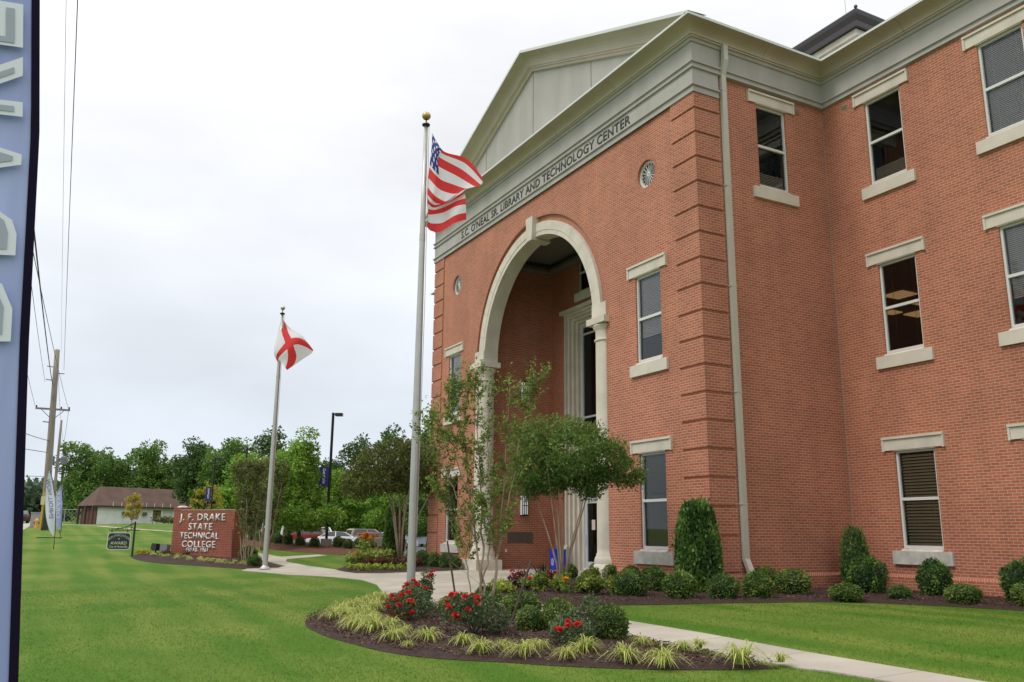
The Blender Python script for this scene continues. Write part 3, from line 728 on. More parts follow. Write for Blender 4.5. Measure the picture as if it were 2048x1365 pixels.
for cx in (1.95, 5.21, 8.5):
    for k_, (z0, z1) in enumerate(ZW):
        z0 = z0+(.09 if k_ == 0 else .02)
        bl = {(1.95, 0): ('wide', BLINDW), (1.95, 1): ('open', mat('dark_blind', (.10, .085, .06), .6)), (1.95, 2): ('low', BLIND), (5.21, 2): ('full', BLINDG), (5.21, 1): ('most', BLINDG), (5.21, 0): ('wide', BLINDW)}.get((cx, k_))  # the middle wing window has dark brown slats
        place_window(cx, D, z0, z1-z0, 0, bl, warm=(cx == 1.95 and k_ == 1), weathered=(k_ == 0))
for x in (-10.35, -8.46, -6.57):                         # windows high in the porch
    o = place_window(x, 3.4, 10.45, 1.55, 0, None, trim=False)
    s = MB(); s.box(-.72, .72, -.07, .0, -.36, -.02); s.build('sill', STONE, o)
# bull's eye windows
for cx, cz in RND:
    f = MB(); y0, y1 = YF+.085, YF+.15; n = 40
    def ring(r0_, r1_, ya, yb):
        for i in range(n):
            a, b = 2*PI*i/n, 2*PI*(i+1)/n
            p = lambda t, r, y: (cx+r*math.cos(t), y, cz+r*math.sin(t))
            f.poly([p(a, r0_, ya), p(b, r0_, ya), p(b, r1_, ya), p(a, r1_, ya)][::-1]); f.poly([p(a, r0_, ya), p(b, r0_, ya), p(b, r0_, yb), p(a, r0_, yb)])
            f.poly([p(a, r1_, ya), p(b, r1_, ya), p(b, r1_, yb), p(a, r1_, yb)][::-1])
    ring(.335, .398, y0, y1); ring(.03, .06, y0, y1)
    for i in range(16):
        t = 2*PI*i/16; f.tube([(cx+.06*math.cos(t), y0+.02, cz+.06*math.sin(t)), (cx+.34*math.cos(t), y0+.02, cz+.34*math.sin(t))], .011, 4)
        a, b = t, t+2*PI/16; mid = (a+b)/2           # little arches between the spokes
        f.tube([(cx+.30*math.cos(a+.03), y0+.02, cz+.30*math.sin(a+.03)), (cx+.335*math.cos(mid), y0+.02, cz+.335*math.sin(mid)), (cx+.30*math.cos(b-.03), y0+.02, cz+.30*math.sin(b-.03))], .010, 4)
    o = f.build('round_window', FRAME, B)
    g = MB(); g.poly([(cx+.36*math.cos(2*PI*i/n), y1-.02, cz+.36*math.sin(2*PI*i/n)) for i in range(n)][::-1]); g.build('pane', mat('grey_glass', (.10, .11, .12), .08, spec=.8), o)

# downspout, wall vents, lanterns, metal plate
ds = MB()
def rect_run(pts, hw=.075, hd=.055):
    for (x0, z0), (x1, z1) in zip(pts[:-1], pts[1:]):
        for dx, sgn in ((hd, 1), (-hd, -1)):
            q = [(x0+dx, 1.0-hw, z0), (x0+dx, 1.0+hw, z0), (x1+dx, 1.0+hw, z1), (x1+dx, 1.0-hw, z1)]; ds.poly(q if sgn > 0 else q[::-1])
        for dy, sgn in ((-hw, 1), (hw, -1)):
            q = [(x0-hd, 1.0+dy, z0), (x0+hd, 1.0+dy, z0), (x1+hd, 1.0+dy, z1), (x1-hd, 1.0+dy, z1)]; ds.poly(q if sgn > 0 else q[::-1])
rect_run([(.16, 14.28), (.16, 13.85), (.035, 13.45), (.035, .95), (.20, .62), (.20, .42)])
for z in (2.2, 4.9, 7.6, 10.3, 13.0): ds.box(-.04, .095, .905, 1.095, z, z+.03)
ds.build('downspout', mat('pale_downspout', (.49, .475, .395), .45, noise=.04, nscale=2), B)
for v in range(2):
    q = MB()
    if v == 0:
        q.box(-.045, -.03, 3.60, 3.88, 13.06, 13.22); [q.box(-.032, -.02, 3.61, 3.87, 13.08+.028*i, 13.09+.028*i) for i in range(5)]
    else:
        q.box(.67, .86, D-.005, D+.01, 13.08, 13.24); [q.box(.68, .85, D-.015, D-.004, 13.10+.028*i, 13.11+.028*i) for i in range(5)]
    q.build('wall_vent', mat('vent_metal', (.33, .26, .19), .6), B)
XW = CX-RO-.07
for z0 in (6.45, 2.15):
    f = MB()
    for y in (1.99, 2.07, 2.15, 2.23): f.box(XW+.17, XW+.195, y-.01, y+.01, z0, z0+.7)
    for z in (z0, z0+.34, z0+.69): f.box(XW+.171, XW+.194, 1.995, 2.225, z-.012, z+.012)
    f.box(XW+.002, XW+.2, 1.975, 2.245, z0+.703, z0+.73); f.box(XW+.002, XW+.2, 1.975, 2.245, z0-.04, z0-.013)
    o = f.build('wall_lantern', BLACK, B)
    g = MB(); g.box(XW+.004, XW+.17, 1.99, 2.23, z0, z0+.70); g.build('diffuser', mat('lantern_glass', (.8, .82, .85), .35, emit=.25), o)
q = MB(); q.box(XW+.002, XW+.03, 1.46, 2.52, 1.14, 1.52)
for a, b in ((1.56, 1.92), (2.04, 2.40)): q.box(XW+.03, XW+.045, a, b, 1.24, 1.42)
q.build('book_return_slot', mat('steel_plate', (.22, .19, .155), .3, metal=.8), B)
q = MB(); q.box(XW+.002, XW+.03, 1.36, 1.43, .80, .92); q.build('outlet_cover', WHITE, B)

# cupola on the roof behind
cu = MB(); x0, y0 = -2.72, 10.1; zc = 19.95
cw = MB()
cw.box(x0-4.0, x0-.55, y0+.55, y0+4.0, 14.6, zc-1.15); cw.box(x0-4.15, x0-.40, y0+.40, y0+4.15, zc-1.15, zc-.95); cw.box(x0-3.95, x0-.60, y0+.6, y0+3.95, zc-.95, zc-.7)
cw.box(x0-4.25, x0-.30, y0+.30, y0+4.25, zc-.7, zc-.45)
for i in range(6): 
    cw.box(x0-.62-.62*i-.07, x0-.62-.62*i+.07, y0+.5, y0+.548, 14.6, zc-1.152)
    cw.box(x0-.548, x0-.5, y0+.62+.62*i-.07, y0+.62+.62*i+.07, 14.6, zc-1.152)
cup = cw.build('cupola', STONE, B)
rr = MB(); rr.sweep([((x0-4.4, y0+.15, 0), (-1, -1)), ((x0-.15, y0+.15, 0), (1, -1)), ((x0-.15, y0+4.4, 0), (1, 1)), ((x0-4.4, y0+4.4, 0), (-1, 1)), ((x0-4.4, y0+.15, 0), (-1, -1))], [(-.1, zc-.45), (0, zc-.45), (.02, zc-.25), (.12, zc-.05), (.15, zc+.1), (.13, zc+.14), (-2.2, zc+.9)])
rr.sphere((x0+.0, y0, zc+.16), .07, 8, 5)
rr.build('roof', mat('bronze_metal', (.035, .028, .03), .4, spec=.6), cup)
q = MB(); q.tube([(x0-.9, y0+.6, zc+.2), (x0-.92, y0+.6, zc+1.6)], .008, 4); q.build('antenna', BLACK, cup)
q = MB(); q.box(-.039, -.027, D-.012, D-.001, .62, 13.42); q.build('caulk_joint', mat('grey_caulk', (.30, .29, .26), .8), B)
#@@END_BUILDING

# ================================================================== foliage helpers
def leaf_mesh(name, material, P, Dr, L, Wd, seed=0, clump=None, fold=.25, extra=None):
    """one four-sided leaf per point P along direction Dr; L, Wd arrays or numbers"""
    rng = np.random.RandomState(seed); n = len(P)
    Dr = Dr/np.maximum(np.linalg.norm(Dr, axis=1, keepdims=True), 1e-6)
    R = rng.normal(size=(n, 3)); Sd = np.cross(Dr, R); Sd /= np.maximum(np.linalg.norm(Sd, axis=1, keepdims=True), 1e-6)
    U = np.cross(Dr, Sd)
    L = np.broadcast_to(np.asarray(L, float), (n,))[:, None]*rng.uniform(.7, 1.3, (n, 1)); Wd = np.broadcast_to(np.asarray(Wd, float), (n,))[:, None]*rng.uniform(.75, 1.25, (n, 1))
    a = P; c = P+Dr*L; mid = P+Dr*L*.45+U*Wd*fold
    V = np.stack([a, mid+Sd*Wd*.5, c, mid-Sd*Wd*.5], 1).reshape(-1, 3)
    me = bpy.data.meshes.new(name)
    me.vertices.add(4*n); me.vertices.foreach_set('co', V.ravel())
    me.loops.add(4*n); me.loops.foreach_set('vertex_index', np.arange(4*n, dtype=np.int32))
    me.polygons.add(n); me.polygons.foreach_set('loop_start', np.arange(0, 4*n, 4, dtype=np.int32)); me.polygons.foreach_set('loop_total', np.full(n, 4, np.int32))
    me.update(calc_edges=True)
    at = me.attributes.new('rnd', 'FLOAT', 'FACE')
    r = rng.uniform(0, 1, n)
    if clump is not None: r = np.clip(.45*r+.55*clump, 0, 1)
    at.data.foreach_set('value', r.astype(np.float32))
    me.materials.append(material)
    return me
def rdir(rng, n):
    v = rng.normal(size=(n, 3)); return v/np.linalg.norm(v, axis=1, keepdims=True)
def clumps(rng, centers, rad, per, flat=1.0):
    """leaf points scattered round clump centres, directions outward; returns P, D, clump value"""
    n = len(centers)
    rad = np.broadcast_to(np.asarray(rad, float), (n,))
    c = np.repeat(centers, per, 0); d = rdir(rng, n*per); d[:, 2] *= flat
    r = rng.uniform(.25, 1, (n*per, 1))**.6*np.repeat(rad, per)[:, None]
    return c+d*r, d+rdir(rng, n*per)*.6, np.repeat(rng.uniform(0, 1, n), per)
def blob_points(rng, blobs, n):
    """points in the outer shell of a union of ellipsoids (cx,cy,cz,rx,ry,rz)"""
    b = np.array(blobs, float); wgt = b[:, 3]*b[:, 4]+b[:, 4]*b[:, 5]; out_ = []
    while len(out_) < n:
        i = rng.choice(len(b), p=wgt/wgt.sum()); d = rdir(rng, 1)[0]; r = rng.uniform(.35, 1)**.45*rng.uniform(.9, 1.08)
        p = b[i, :3]+d*b[i, 3:]*r
        q = ((p-b[:, :3])/b[:, 3:]); q = (q*q).sum(1); q[i] = 9
        if q.min() < .55: continue
        out_.append(p)
    return np.array(out_)
OAK = leafmat('broadleaf', (.055, .125, .020), (.19, .32, .055))
OAKB = leafmat('bright_broadleaf', (.10, .22, .022), (.29, .48, .06))
OAKD = leafmat('dark_broadleaf', (.038, .09, .024), (.135, .23, .055))
CREPE = leafmat('crepe_leaf', (.055, .125, .026), (.19, .29, .06), (.30, .24, .07))
CREPEL = leafmat('young_crepe_leaf', (.07, .13, .022), (.25, .34, .06), (.32, .28, .08))
OLIVE = leafmat('olive_leaf', (.060, .085, .020), (.20, .22, .055))
BOX = leafmat('boxwood_leaf', (.060, .125, .020), (.23, .32, .065), (.33, .35, .10))
BOXD = leafmat('dark_boxwood_leaf', (.045, .105, .020), (.18, .275, .058))
HOLLY = leafmat('holly_leaf', (.026, .075, .016), (.11, .22, .038), (.30, .42, .09))
NAND = leafmat('nandina_leaf', (.09, .15, .02), (.34, .42, .08), (.28, .16, .05))
CHART = leafmat('chartreuse_leaf', (.16, .22, .02), (.42, .48, .06))
LIRI = leafmat('liriope_blade', (.26, .34, .05), (.72, .72, .25), trans=.4)
ROSEL = leafmat('rose_leaf', (.045, .095, .036), (.16, .235, .095), (.24, .12, .07))
MAROON = leafmat('maroon_leaf', (.05, .008, .010), (.17, .03, .03))
REDM = leafmat('red_petal', (.62, .012, .016), (.90, .05, .05), trans=.2)
ORANGE = leafmat('orange_petal', (.70, .22, .02), (.85, .36, .03), trans=.2)
YELLOW = leafmat('yellow_leaf', (.28, .24, .02), (.58, .46, .05))
BRONZE = leafmat('bronze_shrub_leaf', (.055, .022, .014), (.16, .07, .04))
SPIKE = leafmat('dark_spike', (.02, .014, .012), (.07, .04, .03))

# ------------------------------------------------------------------ trees
def skel_tube(mb, p, q, r0_, r1_, rng, wob=.08, n=6, seg=5):
    p, q = np.array(p, float), np.array(q, float); L = np.linalg.norm(q-p); pts = []
    for i in range(seg+1):
        t = i/seg; pts.append(p+(q-p)*t+rng.normal(size=3)*wob*L*.35*math.sin(PI*t))
    mb.tube(pts, [r0_+(r1_-r0_)*i/seg for i in range(seg+1)], n); return pts
def big_tree_meshes(seed, h, rad, lm, leaf=.32, ncl=150, per=46, low=.12, style='round'):
    rng = np.random.RandomState(seed); blobs = []
    tr = MB(); trunk = skel_tube(tr, (0, 0, -.3), (0, 0, h*.62), h*.022, h*.010, rng, .06, 7)
    nb = 11 if style != 'cone' else 9
    for i in range(nb):
        t = (i+.5)/nb
        if style == 'cone':
            z = h*(low+.05+(.9-low)*t); r = rad*(1-.78*t)*rng.uniform(.85, 1.15); a = rng.uniform(0, 2*PI); o = r*.35
            blobs.append((o*math.cos(a), o*math.sin(a), z, r*.85, r*.85, h*.11))
        elif style == 'tall':
            z = h*(low+.1+(.85-low)*t); r = rad*rng.uniform(.35, .75); a = rng.uniform(0, 2*PI); o = rad*.35*rng.uniform(.2, 1)
            blobs.append((o*math.cos(a), o*math.sin(a), z, r, r, h*.09))
        else:
            a = i*2.4+rng.uniform(-.4, .4); o = rad*rng.uniform(.25, .68)*(1-.3*t); z = h*(low+.22+(.60-low*.6)*t*rng.uniform(.85, 1.1)); r = rad*rng.uniform(.36, .58)*(1-.3*t)
            blobs.append((o*math.cos(a), o*math.sin(a), z, r, r, r*rng.uniform(.65, .9)))
    for b in blobs: skel_tube(tr, trunk[2 if b[2] < h*.5 else 4], (b[0]*.8, b[1]*.8, b[2]), h*.008, h*.002, rng, .1, 5)
    c = blob_points(rng, blobs, ncl)
    P, Dr, cv = clumps(rng, c, rng.uniform(.5, 1.1, ncl)*rad*.19, per, .8)
    zz = (P[:, 2:3]-h*.2)/h
    Dr = Dr+np.array([0, 0, -.25])
    return tr.mesh('trunk', BARKD, 'all'), leaf_mesh('crown', lm, P, Dr, leaf, leaf*.62, seed, cv)
def plant_tree(meshes, name, label, cat, x, y, sc=1, rz=0, group=None, szc=1):
    t = thing(name, label, cat, gp(x, y), rz, group); t.scale = (sc, sc, sc*szc)
    link('trunk', meshes[0], t); link('crown', meshes[1], t); return t

T_round = [big_tree_meshes(11, 12, 5.0, OAK, .36, 250, 60, .04), big_tree_meshes(12, 12, 4.6, OAK, .36, 240, 60, .04)]
T_dark = [big_tree_meshes(13, 13, 4.6, OAKD, .36, 250, 58, .03), big_tree_meshes(14, 14, 3.4, OAKD, .40, 150, 40, .03, 'tall')]
T_bright = [big_tree_meshes(15, 5.6, 2.1, OAKB, .15, 230, 64, .17, 'cone'), big_tree_meshes(16, 11, 4.4, OAKB, .32, 260, 60, .03)]
bg = [  # x, y, kind, scale, height factor, label
 (-121, -8.2, T_round[0], 1.02, 1.0, 'tall dense green tree at the left end behind the low white house'),
 (-124, -1.0, T_round[1], 1.08, .98, 'broad green tree behind the middle of the brown house roof'),
 (-122, 3.9, T_round[0], .92, 1.0, 'round topped green tree behind the right half of the house roof'),
 (-132, 10, T_dark[0], .60, 1.0, 'low hazy green tree in the dip between the house trees and the taller woods'),
 (-128, 12, T_round[1], .50, .9, 'lower green tree filling the gap right of the house trees'),
 (-92, 2.4, T_dark[0], .86, 1.0, 'dark tree at the left shoulder of the woods behind the brick sign'),
 (-88, 5.2, T_round[0], .92, 1.0, 'full green tree behind the sign and the black lamp posts'),
 (-80, 5.4, T_bright[1], .86, .95, 'light green tree just behind the yellow leaved tree'),
 (-84, 9.2, T_bright[1], .92, 1.0, 'light green tree behind the white and red flag pole'),
 (-95, 11.5, T_dark[1], 1.0, .95, 'dark narrow tree top left of the lamp post banner'),
 (-92, 14.5, T_dark[0], .92, .98, 'dark tree above the lamp post with the dark blue banner'),
 (-83, 13.2, T_bright[1], .72, 1.0, 'bright green tree right behind the lamp post banner'),
 (-96, 19, T_dark[0], .90, 1.02, 'dark green tree behind the white sedan'),
 (-86, 17.4, T_round[1], .74, 1.05, 'mid green tree above the parked cars'),
 (-90, 21.5, T_dark[1], .98, .98, 'tall vine clad tree with a ragged narrow top right of the lamp post'),
 (-86, 24.2, T_dark[1], 1.03, 1.0, 'second ragged tall tree just left of the big flag pole'),
 (-76, 19.5, T_bright[1], .60, 1.0, 'leafy green tree low behind the tan utility vehicle'),
 (-72, 22.5, T_round[0], .62, 1.0, 'dark leafy tree behind the multi stemmed crepe myrtle'),
 (-82, 28.0, T_dark[0], 1.15, 1.05, 'large dark tree beside the left edge of the brick building'),
 (-70, 25.8, T_dark[1], .95, 1.05, 'feathery tall tree between the big flag pole and the building'),
]
for i, (x, y, k_, sc, szc, lb) in enumerate(bg): plant_tree(k_, 'broadleaf_tree', lb, 'tree', x, y, sc, i*1.3, 'trees beyond the lawn', szc)
wr = np.random.RandomState(77)                            # the far wood behind reads as one mass
wc = []
for i in range(820):
    t = wr.uniform(0, 1); x = -108+wr.uniform(-14, 4); y = 12+t*46; wc.append((x+t*26, y, wr.uniform(.2, 8.8)))
for i in range(160): wc.append((-150+wr.uniform(-12, 12), -9+wr.uniform(0, 30), 2+wr.uniform(0, 3.5)))
P, Dr, cv = clumps(wr, np.array(wc), wr.uniform(1.0, 1.9, len(wc)), 34, .8)
tag(link('woodland', leaf_mesh('woodland', OAK, P, Dr, .6, .42, 5, cv)), 'dark green wood closing the view behind the parked cars', 'woodland', kind='stuff')
br = plant_tree(T_bright[0], 'bald_cypress', 'bright green cone shaped young tree in the hedge strip left of the lamp post', 'tree', -27.0, -2.5, 1.0, .4, None, 1.0)
dup(br, gp(-35.5, -.9), 2, (.95, .95, 1.0), 'pale green feathery young tree behind the second flag pole')
dup(br, gp(-76, 10.5), 4, (1.7, 1.7, 1.35), 'light green young tree half hidden behind the cone shaped tree')
dup(br, gp(-80, 15.5), 5, (2.0, 2.0, 1.45), 'light green young tree behind the cars right of the lamp post')

def stem_tree(name, label, loc, stems, lm, seed, twigs, lpt, leaf, tw=(.35, .9), bark=BARK, lowfrac=.35, group=None, up=.9, spreadtop=0):
    """open multi-stemmed tree: stems = list of point lists with radii; leaves along the twigs"""
    rng = np.random.RandomState(seed); t = thing(name, label, 'tree', loc, 0, group)
    tr = MB(); P = []; Dr = []; cv = []
    for pts, r_ in stems:
        pts = [np.array(p, float) for p in pts]
        n = len(pts); rad = [r_*(1-.82*i/(n-1)) for i in range(n)]
        sm = []; rs = []
        for i in range(n-1):
            for q in range(4): sm.append(pts[i]+(pts[i+1]-pts[i])*q/4+rng.normal(size=3)*.012); rs.append(rad[i]+(rad[i+1]-rad[i])*q/4)
        sm.append(pts[-1]); rs.append(rad[-1])
        tr.tube(sm, rs, 7)
        for k_ in range(twigs):
            f = lowfrac+(1-lowfrac)*rng.uniform(0, 1); i = min(int(f*(len(sm)-1)), len(sm)-2)
            p = sm[i]; ax_ = sm[min(i+1, len(sm)-1)]-sm[i]; ax_ = ax_/np.linalg.norm(ax_)
            d = rdir(rng, 1)[0]; d[2] = abs(d[2])*.6+up*.5; d = d/np.linalg.norm(d); ln = rng.uniform(*tw)*(1.15-.5*f)
            e_ = p+d*ln+ax_*.1; mid = (p+e_)/2+np.array([0, 0, -.03])
            tr.tube([p, mid, e_], [max(.0035, rs[i]*.4), .004, .002], 4, cap=False)
            c_ = rng.uniform(0, 1)
            s_ = rng.uniform(.25, 1.05, lpt)[:, None]
            q = p+(e_-p)*s_+rng.normal(size=(lpt, 3))*.025
            P.append(q); Dr.append(rdir(rng, lpt)+d*.5); cv.append(np.full(lpt, c_))
        tip = sm[-1]
        q = tip+rng.normal(size=(lpt*2, 3))*np.array([.09, .09, .16]); P.append(q); Dr.append(rdir(rng, lpt*2)+np.array([0, 0, .4])); cv.append(np.full(lpt*2, rng.uniform(.5, 1)))
    tr.build('trunk', bark, t, smooth='all')
    link('crown', leaf_mesh('crown', lm, np.vstack(P), np.vstack(Dr), leaf, leaf*.5, seed, np.concatenate(cv)), t)
    return t
# screen-plane helper directions at the entrance: 'right' as seen from the lawn
RH = np.array([.474, .881, 0]); FH = np.array([-.881, .474, 0])
def ptl(a, b, z): return tuple(RH*a+FH*b+np.array([0, 0, z]))
# young crepe myrtle in the island bed (metres: across, away, up)
st1 = [([ptl(-.02,0,0), ptl(-.03,0,.55), ptl(-.12,.02,1.2), ptl(-.30,.05,2.2), ptl(-.40,.1,3.3), ptl(-.36,.1,4.35)], .030),
 ([ptl(-.02,0,.5), ptl(.0,.03,1.15), ptl(-.06,.1,2.2), ptl(-.14,.15,3.3), ptl(-.16,.2,4.4)], .024),
 ([ptl(.02,0,0), ptl(.02,0,.6), ptl(.10,0,1.1), ptl(.14,-.1,2.0), ptl(.05,-.12,3.0), ptl(.10,-.2,4.1)], .024),
 ([ptl(.14,.05,-.02), ptl(.22,.05,.5), ptl(.30,.05,1.3), ptl(.36,.0,2.2), ptl(.42,.05,3.2), ptl(.46,.05,4.2)], .032),
 ([ptl(.27,.05,1.0), ptl(.46,-.05,1.9), ptl(.62,-.1,2.8), ptl(.78,-.1,3.6), ptl(.95,-.1,4.3)], .016),
 ([ptl(-.10,0,1.2), ptl(-.42,-.1,1.9), ptl(-.72,-.15,2.5), ptl(-.92,-.2,3.1), ptl(-1.0,-.2,3.5)], .014),
 ([ptl(-.22,.2,.02), ptl(-.27,.2,.6), ptl(-.36,.2,1.2), ptl(-.62,.2,1.9), ptl(-.95,.25,2.3)], .013),
 ([ptl(-.25,.05,2.0), ptl(-.55,.1,2.8), ptl(-.66,.2,3.6), ptl(-.62,.2,4.15)], .012)]
stem_tree('crepe_myrtle', 'young open crepe myrtle with pale bare stems held by stakes in the island bed', gp(1.3, -6.53, .05), st1, CREPEL, 21, 30, 36, .068, (.25, .68), lowfrac=.38, up=1.0)
# umbrella shaped crepe myrtle by the door
loc = gp(-2.15, -2.72, .03)
t = thing('crepe_myrtle', 'dense umbrella shaped crepe myrtle with fanned bare stems before the entrance door', 'tree', loc); t.scale = (.84, .84, .93)
rng = np.random.RandomState(31); tr = MB()
for a, b, z, r_ in ((-.62, .2, 2.05, .030), (-.30, -.3, 2.2, .034), (-.12, .2, 2.3, .034), (.05, .3, 2.3, .036), (.50, -.1, 1.95, .028), (.62, .2, 2.1, .030)):
    tr.tube([ptl(a*.12, b*.1, 0), ptl(a*.25, b*.3, .65), ptl(a*.6, b*.7, 1.3), ptl(a*1.05, b, z), ptl(a*1.6, b*1.8, z+1.1)], [r_*1.25, r_, r_*.8, r_*.55, r_*.2], 7)
tr.build('trunk', BARK, t, smooth='all')
bl = [(*ptl(-.95, 0, 2.95), .48, .55, .50), (*ptl(-.75, .1, 3.65), .62, .65, .60), (*ptl(-.1, 0, 3.75), .72, .8, .72), (*ptl(.65, .1, 3.60), .72, .8, .70), (*ptl(1.35, 0, 3.25), .62, .65, .55), (*ptl(1.85, 0, 2.95), .42, .5, .40), (*ptl(.2, -.6, 3.3), .8, .7, .6), (*ptl(-.6, .7, 3.2), .7, .7, .55), (*ptl(.9, .7, 3.1), .7, .7, .55), (*ptl(.3, .5, 2.85), 1.0, .7, .38), (*ptl(-.35, 0, 2.75), .6, .6, .35), (*ptl(.85, 0, 2.55), .30, .33, .30), (*ptl(-.95, .1, 2.55), .30, .33, .25)]
c = blob_points(rng, bl, 620)
P, Dr, cv = clumps(rng, c, rng.uniform(.12, .28, 620), 40, .8)
cv = np.clip(cv*.55+.5*(P[:, 2]-2.4)/1.9, 0, 1)          # leaf tone rises from dark green below to bronze on top
link('crown', leaf_mesh('crown', CREPE, P, Dr+np.array([0, 0, .3]), .085, .045, 32, cv), t)
# crepe myrtle in the far bed
loc = gp(-17.0, -1.1, .03)
t = thing('crepe_myrtle', 'olive green multi stemmed crepe myrtle behind the big flag pole', 'tree', loc); rng = np.random.RandomState(41); tr = MB()
for a, b, z, r_ in ((-.45, .2, 2.6, .045), (-.3, -.3, 2.7, .045), (-.1, .2, 2.9, .05), (.1, .3, 2.9, .05), (.95, -.1, 2.9, .035), (.2, -.2, 2.5, .04)):
    tr.tube([ptl(a*.2+.05, b*.1, 0), ptl(a*.4, b*.3, .9), ptl(a*.75, b*.7, 1.8), ptl(a*1.3, b, z), ptl(a*1.8, b*1.8, z+.9)], [r_, r_*.9, r_*.8, r_*.55, r_*.2], 7)
tr.build('trunk', BARK, t, smooth='all')
bl = [(*ptl(-1.7, 0, 3.0), .8, .8, .7), (*ptl(-1.1, .2, 3.7), 1.0, 1.0, .8), (*ptl(-.3, 0, 4.0), 1.0, 1.0, .8), (*ptl(.5, .1, 3.9), 1.0, 1.0, .8), (*ptl(1.1, .2, 3.4), .7, .9, .7), (*ptl(-.8, -.4, 3.1), .9, .9, .5), (*ptl(.3, .4, 3.2), 1.0, .9, .5)]
c = blob_points(rng, bl, 420)
P, Dr, cv = clumps(rng, c, rng.uniform(.16, .34, 420), 36, .8)
link('crown', leaf_mesh('crown', OLIVE, P, Dr+np.array([0, 0, .3]), .11, .06, 42, cv), t)
# two upright olive crepe myrtles beside the second pole
def upright(label, x, y, seed, n, h, wdt):
    rng = np.random.RandomState(seed); st = []
    for i in range(n):
        a = (i/(n-1)-.5)*2 if n > 1 else 0
        b = rng.uniform(-.4, .4)
        st.append(([ptl(a*.16, b*.1, 0), ptl(a*.3, b*.3, .8), ptl(a*wdt*.6, b*.7, h*.45), ptl(a*wdt*.85, b, h*.75), ptl(a*wdt+rng.uniform(-.1, .1), b*1.1, h*rng.uniform(.9, 1))], .03))
    return stem_tree('crepe_myrtle', label, gp(x, y, .03), st, OLIVE, seed, 34, 24, .10, (.3, .75), lowfrac=.36, up=.9)
upright('slim olive green crepe myrtle on thin pale stems just left of the second flag pole', -18.9, -6.6, 51, 6, 3.9, .62)
upright('olive green crepe myrtle rising right behind the brick sign', -25.0, -4.6, 52, 6, 4.0, .75)
# small yellow trees by the house
for lb, x, y, h, wd_, lm in (('spindly sapling with yellow green leaves in front of the white house', -52.5, -7.95, 2.3, .35, YELLOW), ('golden leaved small tree behind the brick sign', -47.8, -3.7, 3.0, .95, YELLOW)):
    st = [([ptl(0, 0, 0), ptl(.02, 0, h*.5), ptl(0, 0, h)], .03)]+[([ptl(0, 0, h*f), ptl(s_*wd_*.5, s_*.2, h*(f+.12)), ptl(s_*wd_, s_*.3, h*(f+.14))], .015) for f, s_ in ((.3, -1), (.38, 1), (.5, -.9), (.58, .9), (.72, -.6), (.78, .6))]
    stem_tree('yellow_tree', lb, gp(x, y), st, lm, int(h*10), 9, 22, .13, (.2, .5), lowfrac=.3)
#@@END_TREES

# ================================================================== shrubs and bed plants
def shrub_mesh(seed, lm, prof='ball', leaf=.05, n=1500, rough=.06, name='foliage'):
    """clipped shrub of unit width and height, base on z=0"""
    rng = np.random.RandomState(seed)
    d = rdir(rng, n)
    if prof == 'ball':
        c = np.array([0, 0, .46]); p = d*np.array([.5, .5, .52]); p += c; p = p[p[:, 2] > .02]; d = d[:len(p)]; nrm = p-c
    elif prof == 'cone':                                  # tall rounded cone
        z = rng.uniform(0, 1, n)**1.1*.98+.01; a = rng.uniform(0, 2*PI, n); r = np.interp(z, [0, .12, .3, .5, .7, .85, .94, 1], [.40, .46, .49, .46, .395, .325, .24, .06])
        p = np.stack([r*np.cos(a), r*np.sin(a), z], 1); nrm = np.stack([np.cos(a), np.sin(a), .2+z], 1)
    else:                                                 # loose: several lobes
        b = [(rng.uniform(-.22, .22), rng.uniform(-.22, .22), rng.uniform(.25, .7), *rng.uniform(.2, .34, 3)) for _ in range(7)]
        p = blob_points(rng, b, n); p[:, 2] = np.clip(p[:, 2], .02, None); nrm = p-np.array([0, 0, .3])
    n = len(p)
    nrm = nrm/np.linalg.norm(nrm, axis=1, keepdims=True)
    k = rng.normal(size=(14, 3))*5; ph = rng.uniform(0, 6, 14)
    lump = np.sin(p@k.T+ph).mean(1)
    p = p+nrm*(lump[:, None]*rough*2.6+rng.uniform(-rough*1.3, rough*.4, (n, 1))+(rng.uniform(0, 1, (n, 1)) < .05)*rng.uniform(.02, .09, (n, 1)))
    cl = np.clip(.5+1.3*np.sin(p@k[:4].T*1.7+ph[:4]).mean(1), 0, 1)
    return leaf_mesh(name, lm, p, nrm*.7+rdir(rng, n)*.9, leaf, leaf*.62, seed, cl)
CORE = mat('shrub_inside', (.018, .035, .012), .95)  # dark solid filler inside the leaf shell, blocks seeing through the shrub
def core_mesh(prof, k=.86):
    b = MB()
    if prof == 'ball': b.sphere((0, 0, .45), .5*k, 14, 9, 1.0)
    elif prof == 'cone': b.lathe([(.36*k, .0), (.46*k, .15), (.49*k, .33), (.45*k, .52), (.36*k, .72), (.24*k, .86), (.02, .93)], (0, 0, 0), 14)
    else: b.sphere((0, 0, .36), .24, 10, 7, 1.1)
    return b.mesh('dark_core', CORE, 'all')
BOXM = [shrub_mesh(60+i, BOX, 'ball', .085, 2300, .035) for i in range(3)]; BOXDM = [shrub_mesh(70+i, BOXD, 'ball', .075, 2300, .03) for i in range(2)]
CONEM = [shrub_mesh(80, HOLLY, 'cone', .072, 5600, .035), shrub_mesh(81, BOXD, 'cone', .05, 3600, .04)]
NANDM = [shrub_mesh(90+i, NAND, 'loose', .17, 520, .06) for i in range(2)]
LOOSEM = [shrub_mesh(95, BOXD, 'loose', .13, 1100, .05)]
CORE_B, CORE_C, CORE_L = core_mesh('ball'), core_mesh('cone'), core_mesh('loose')
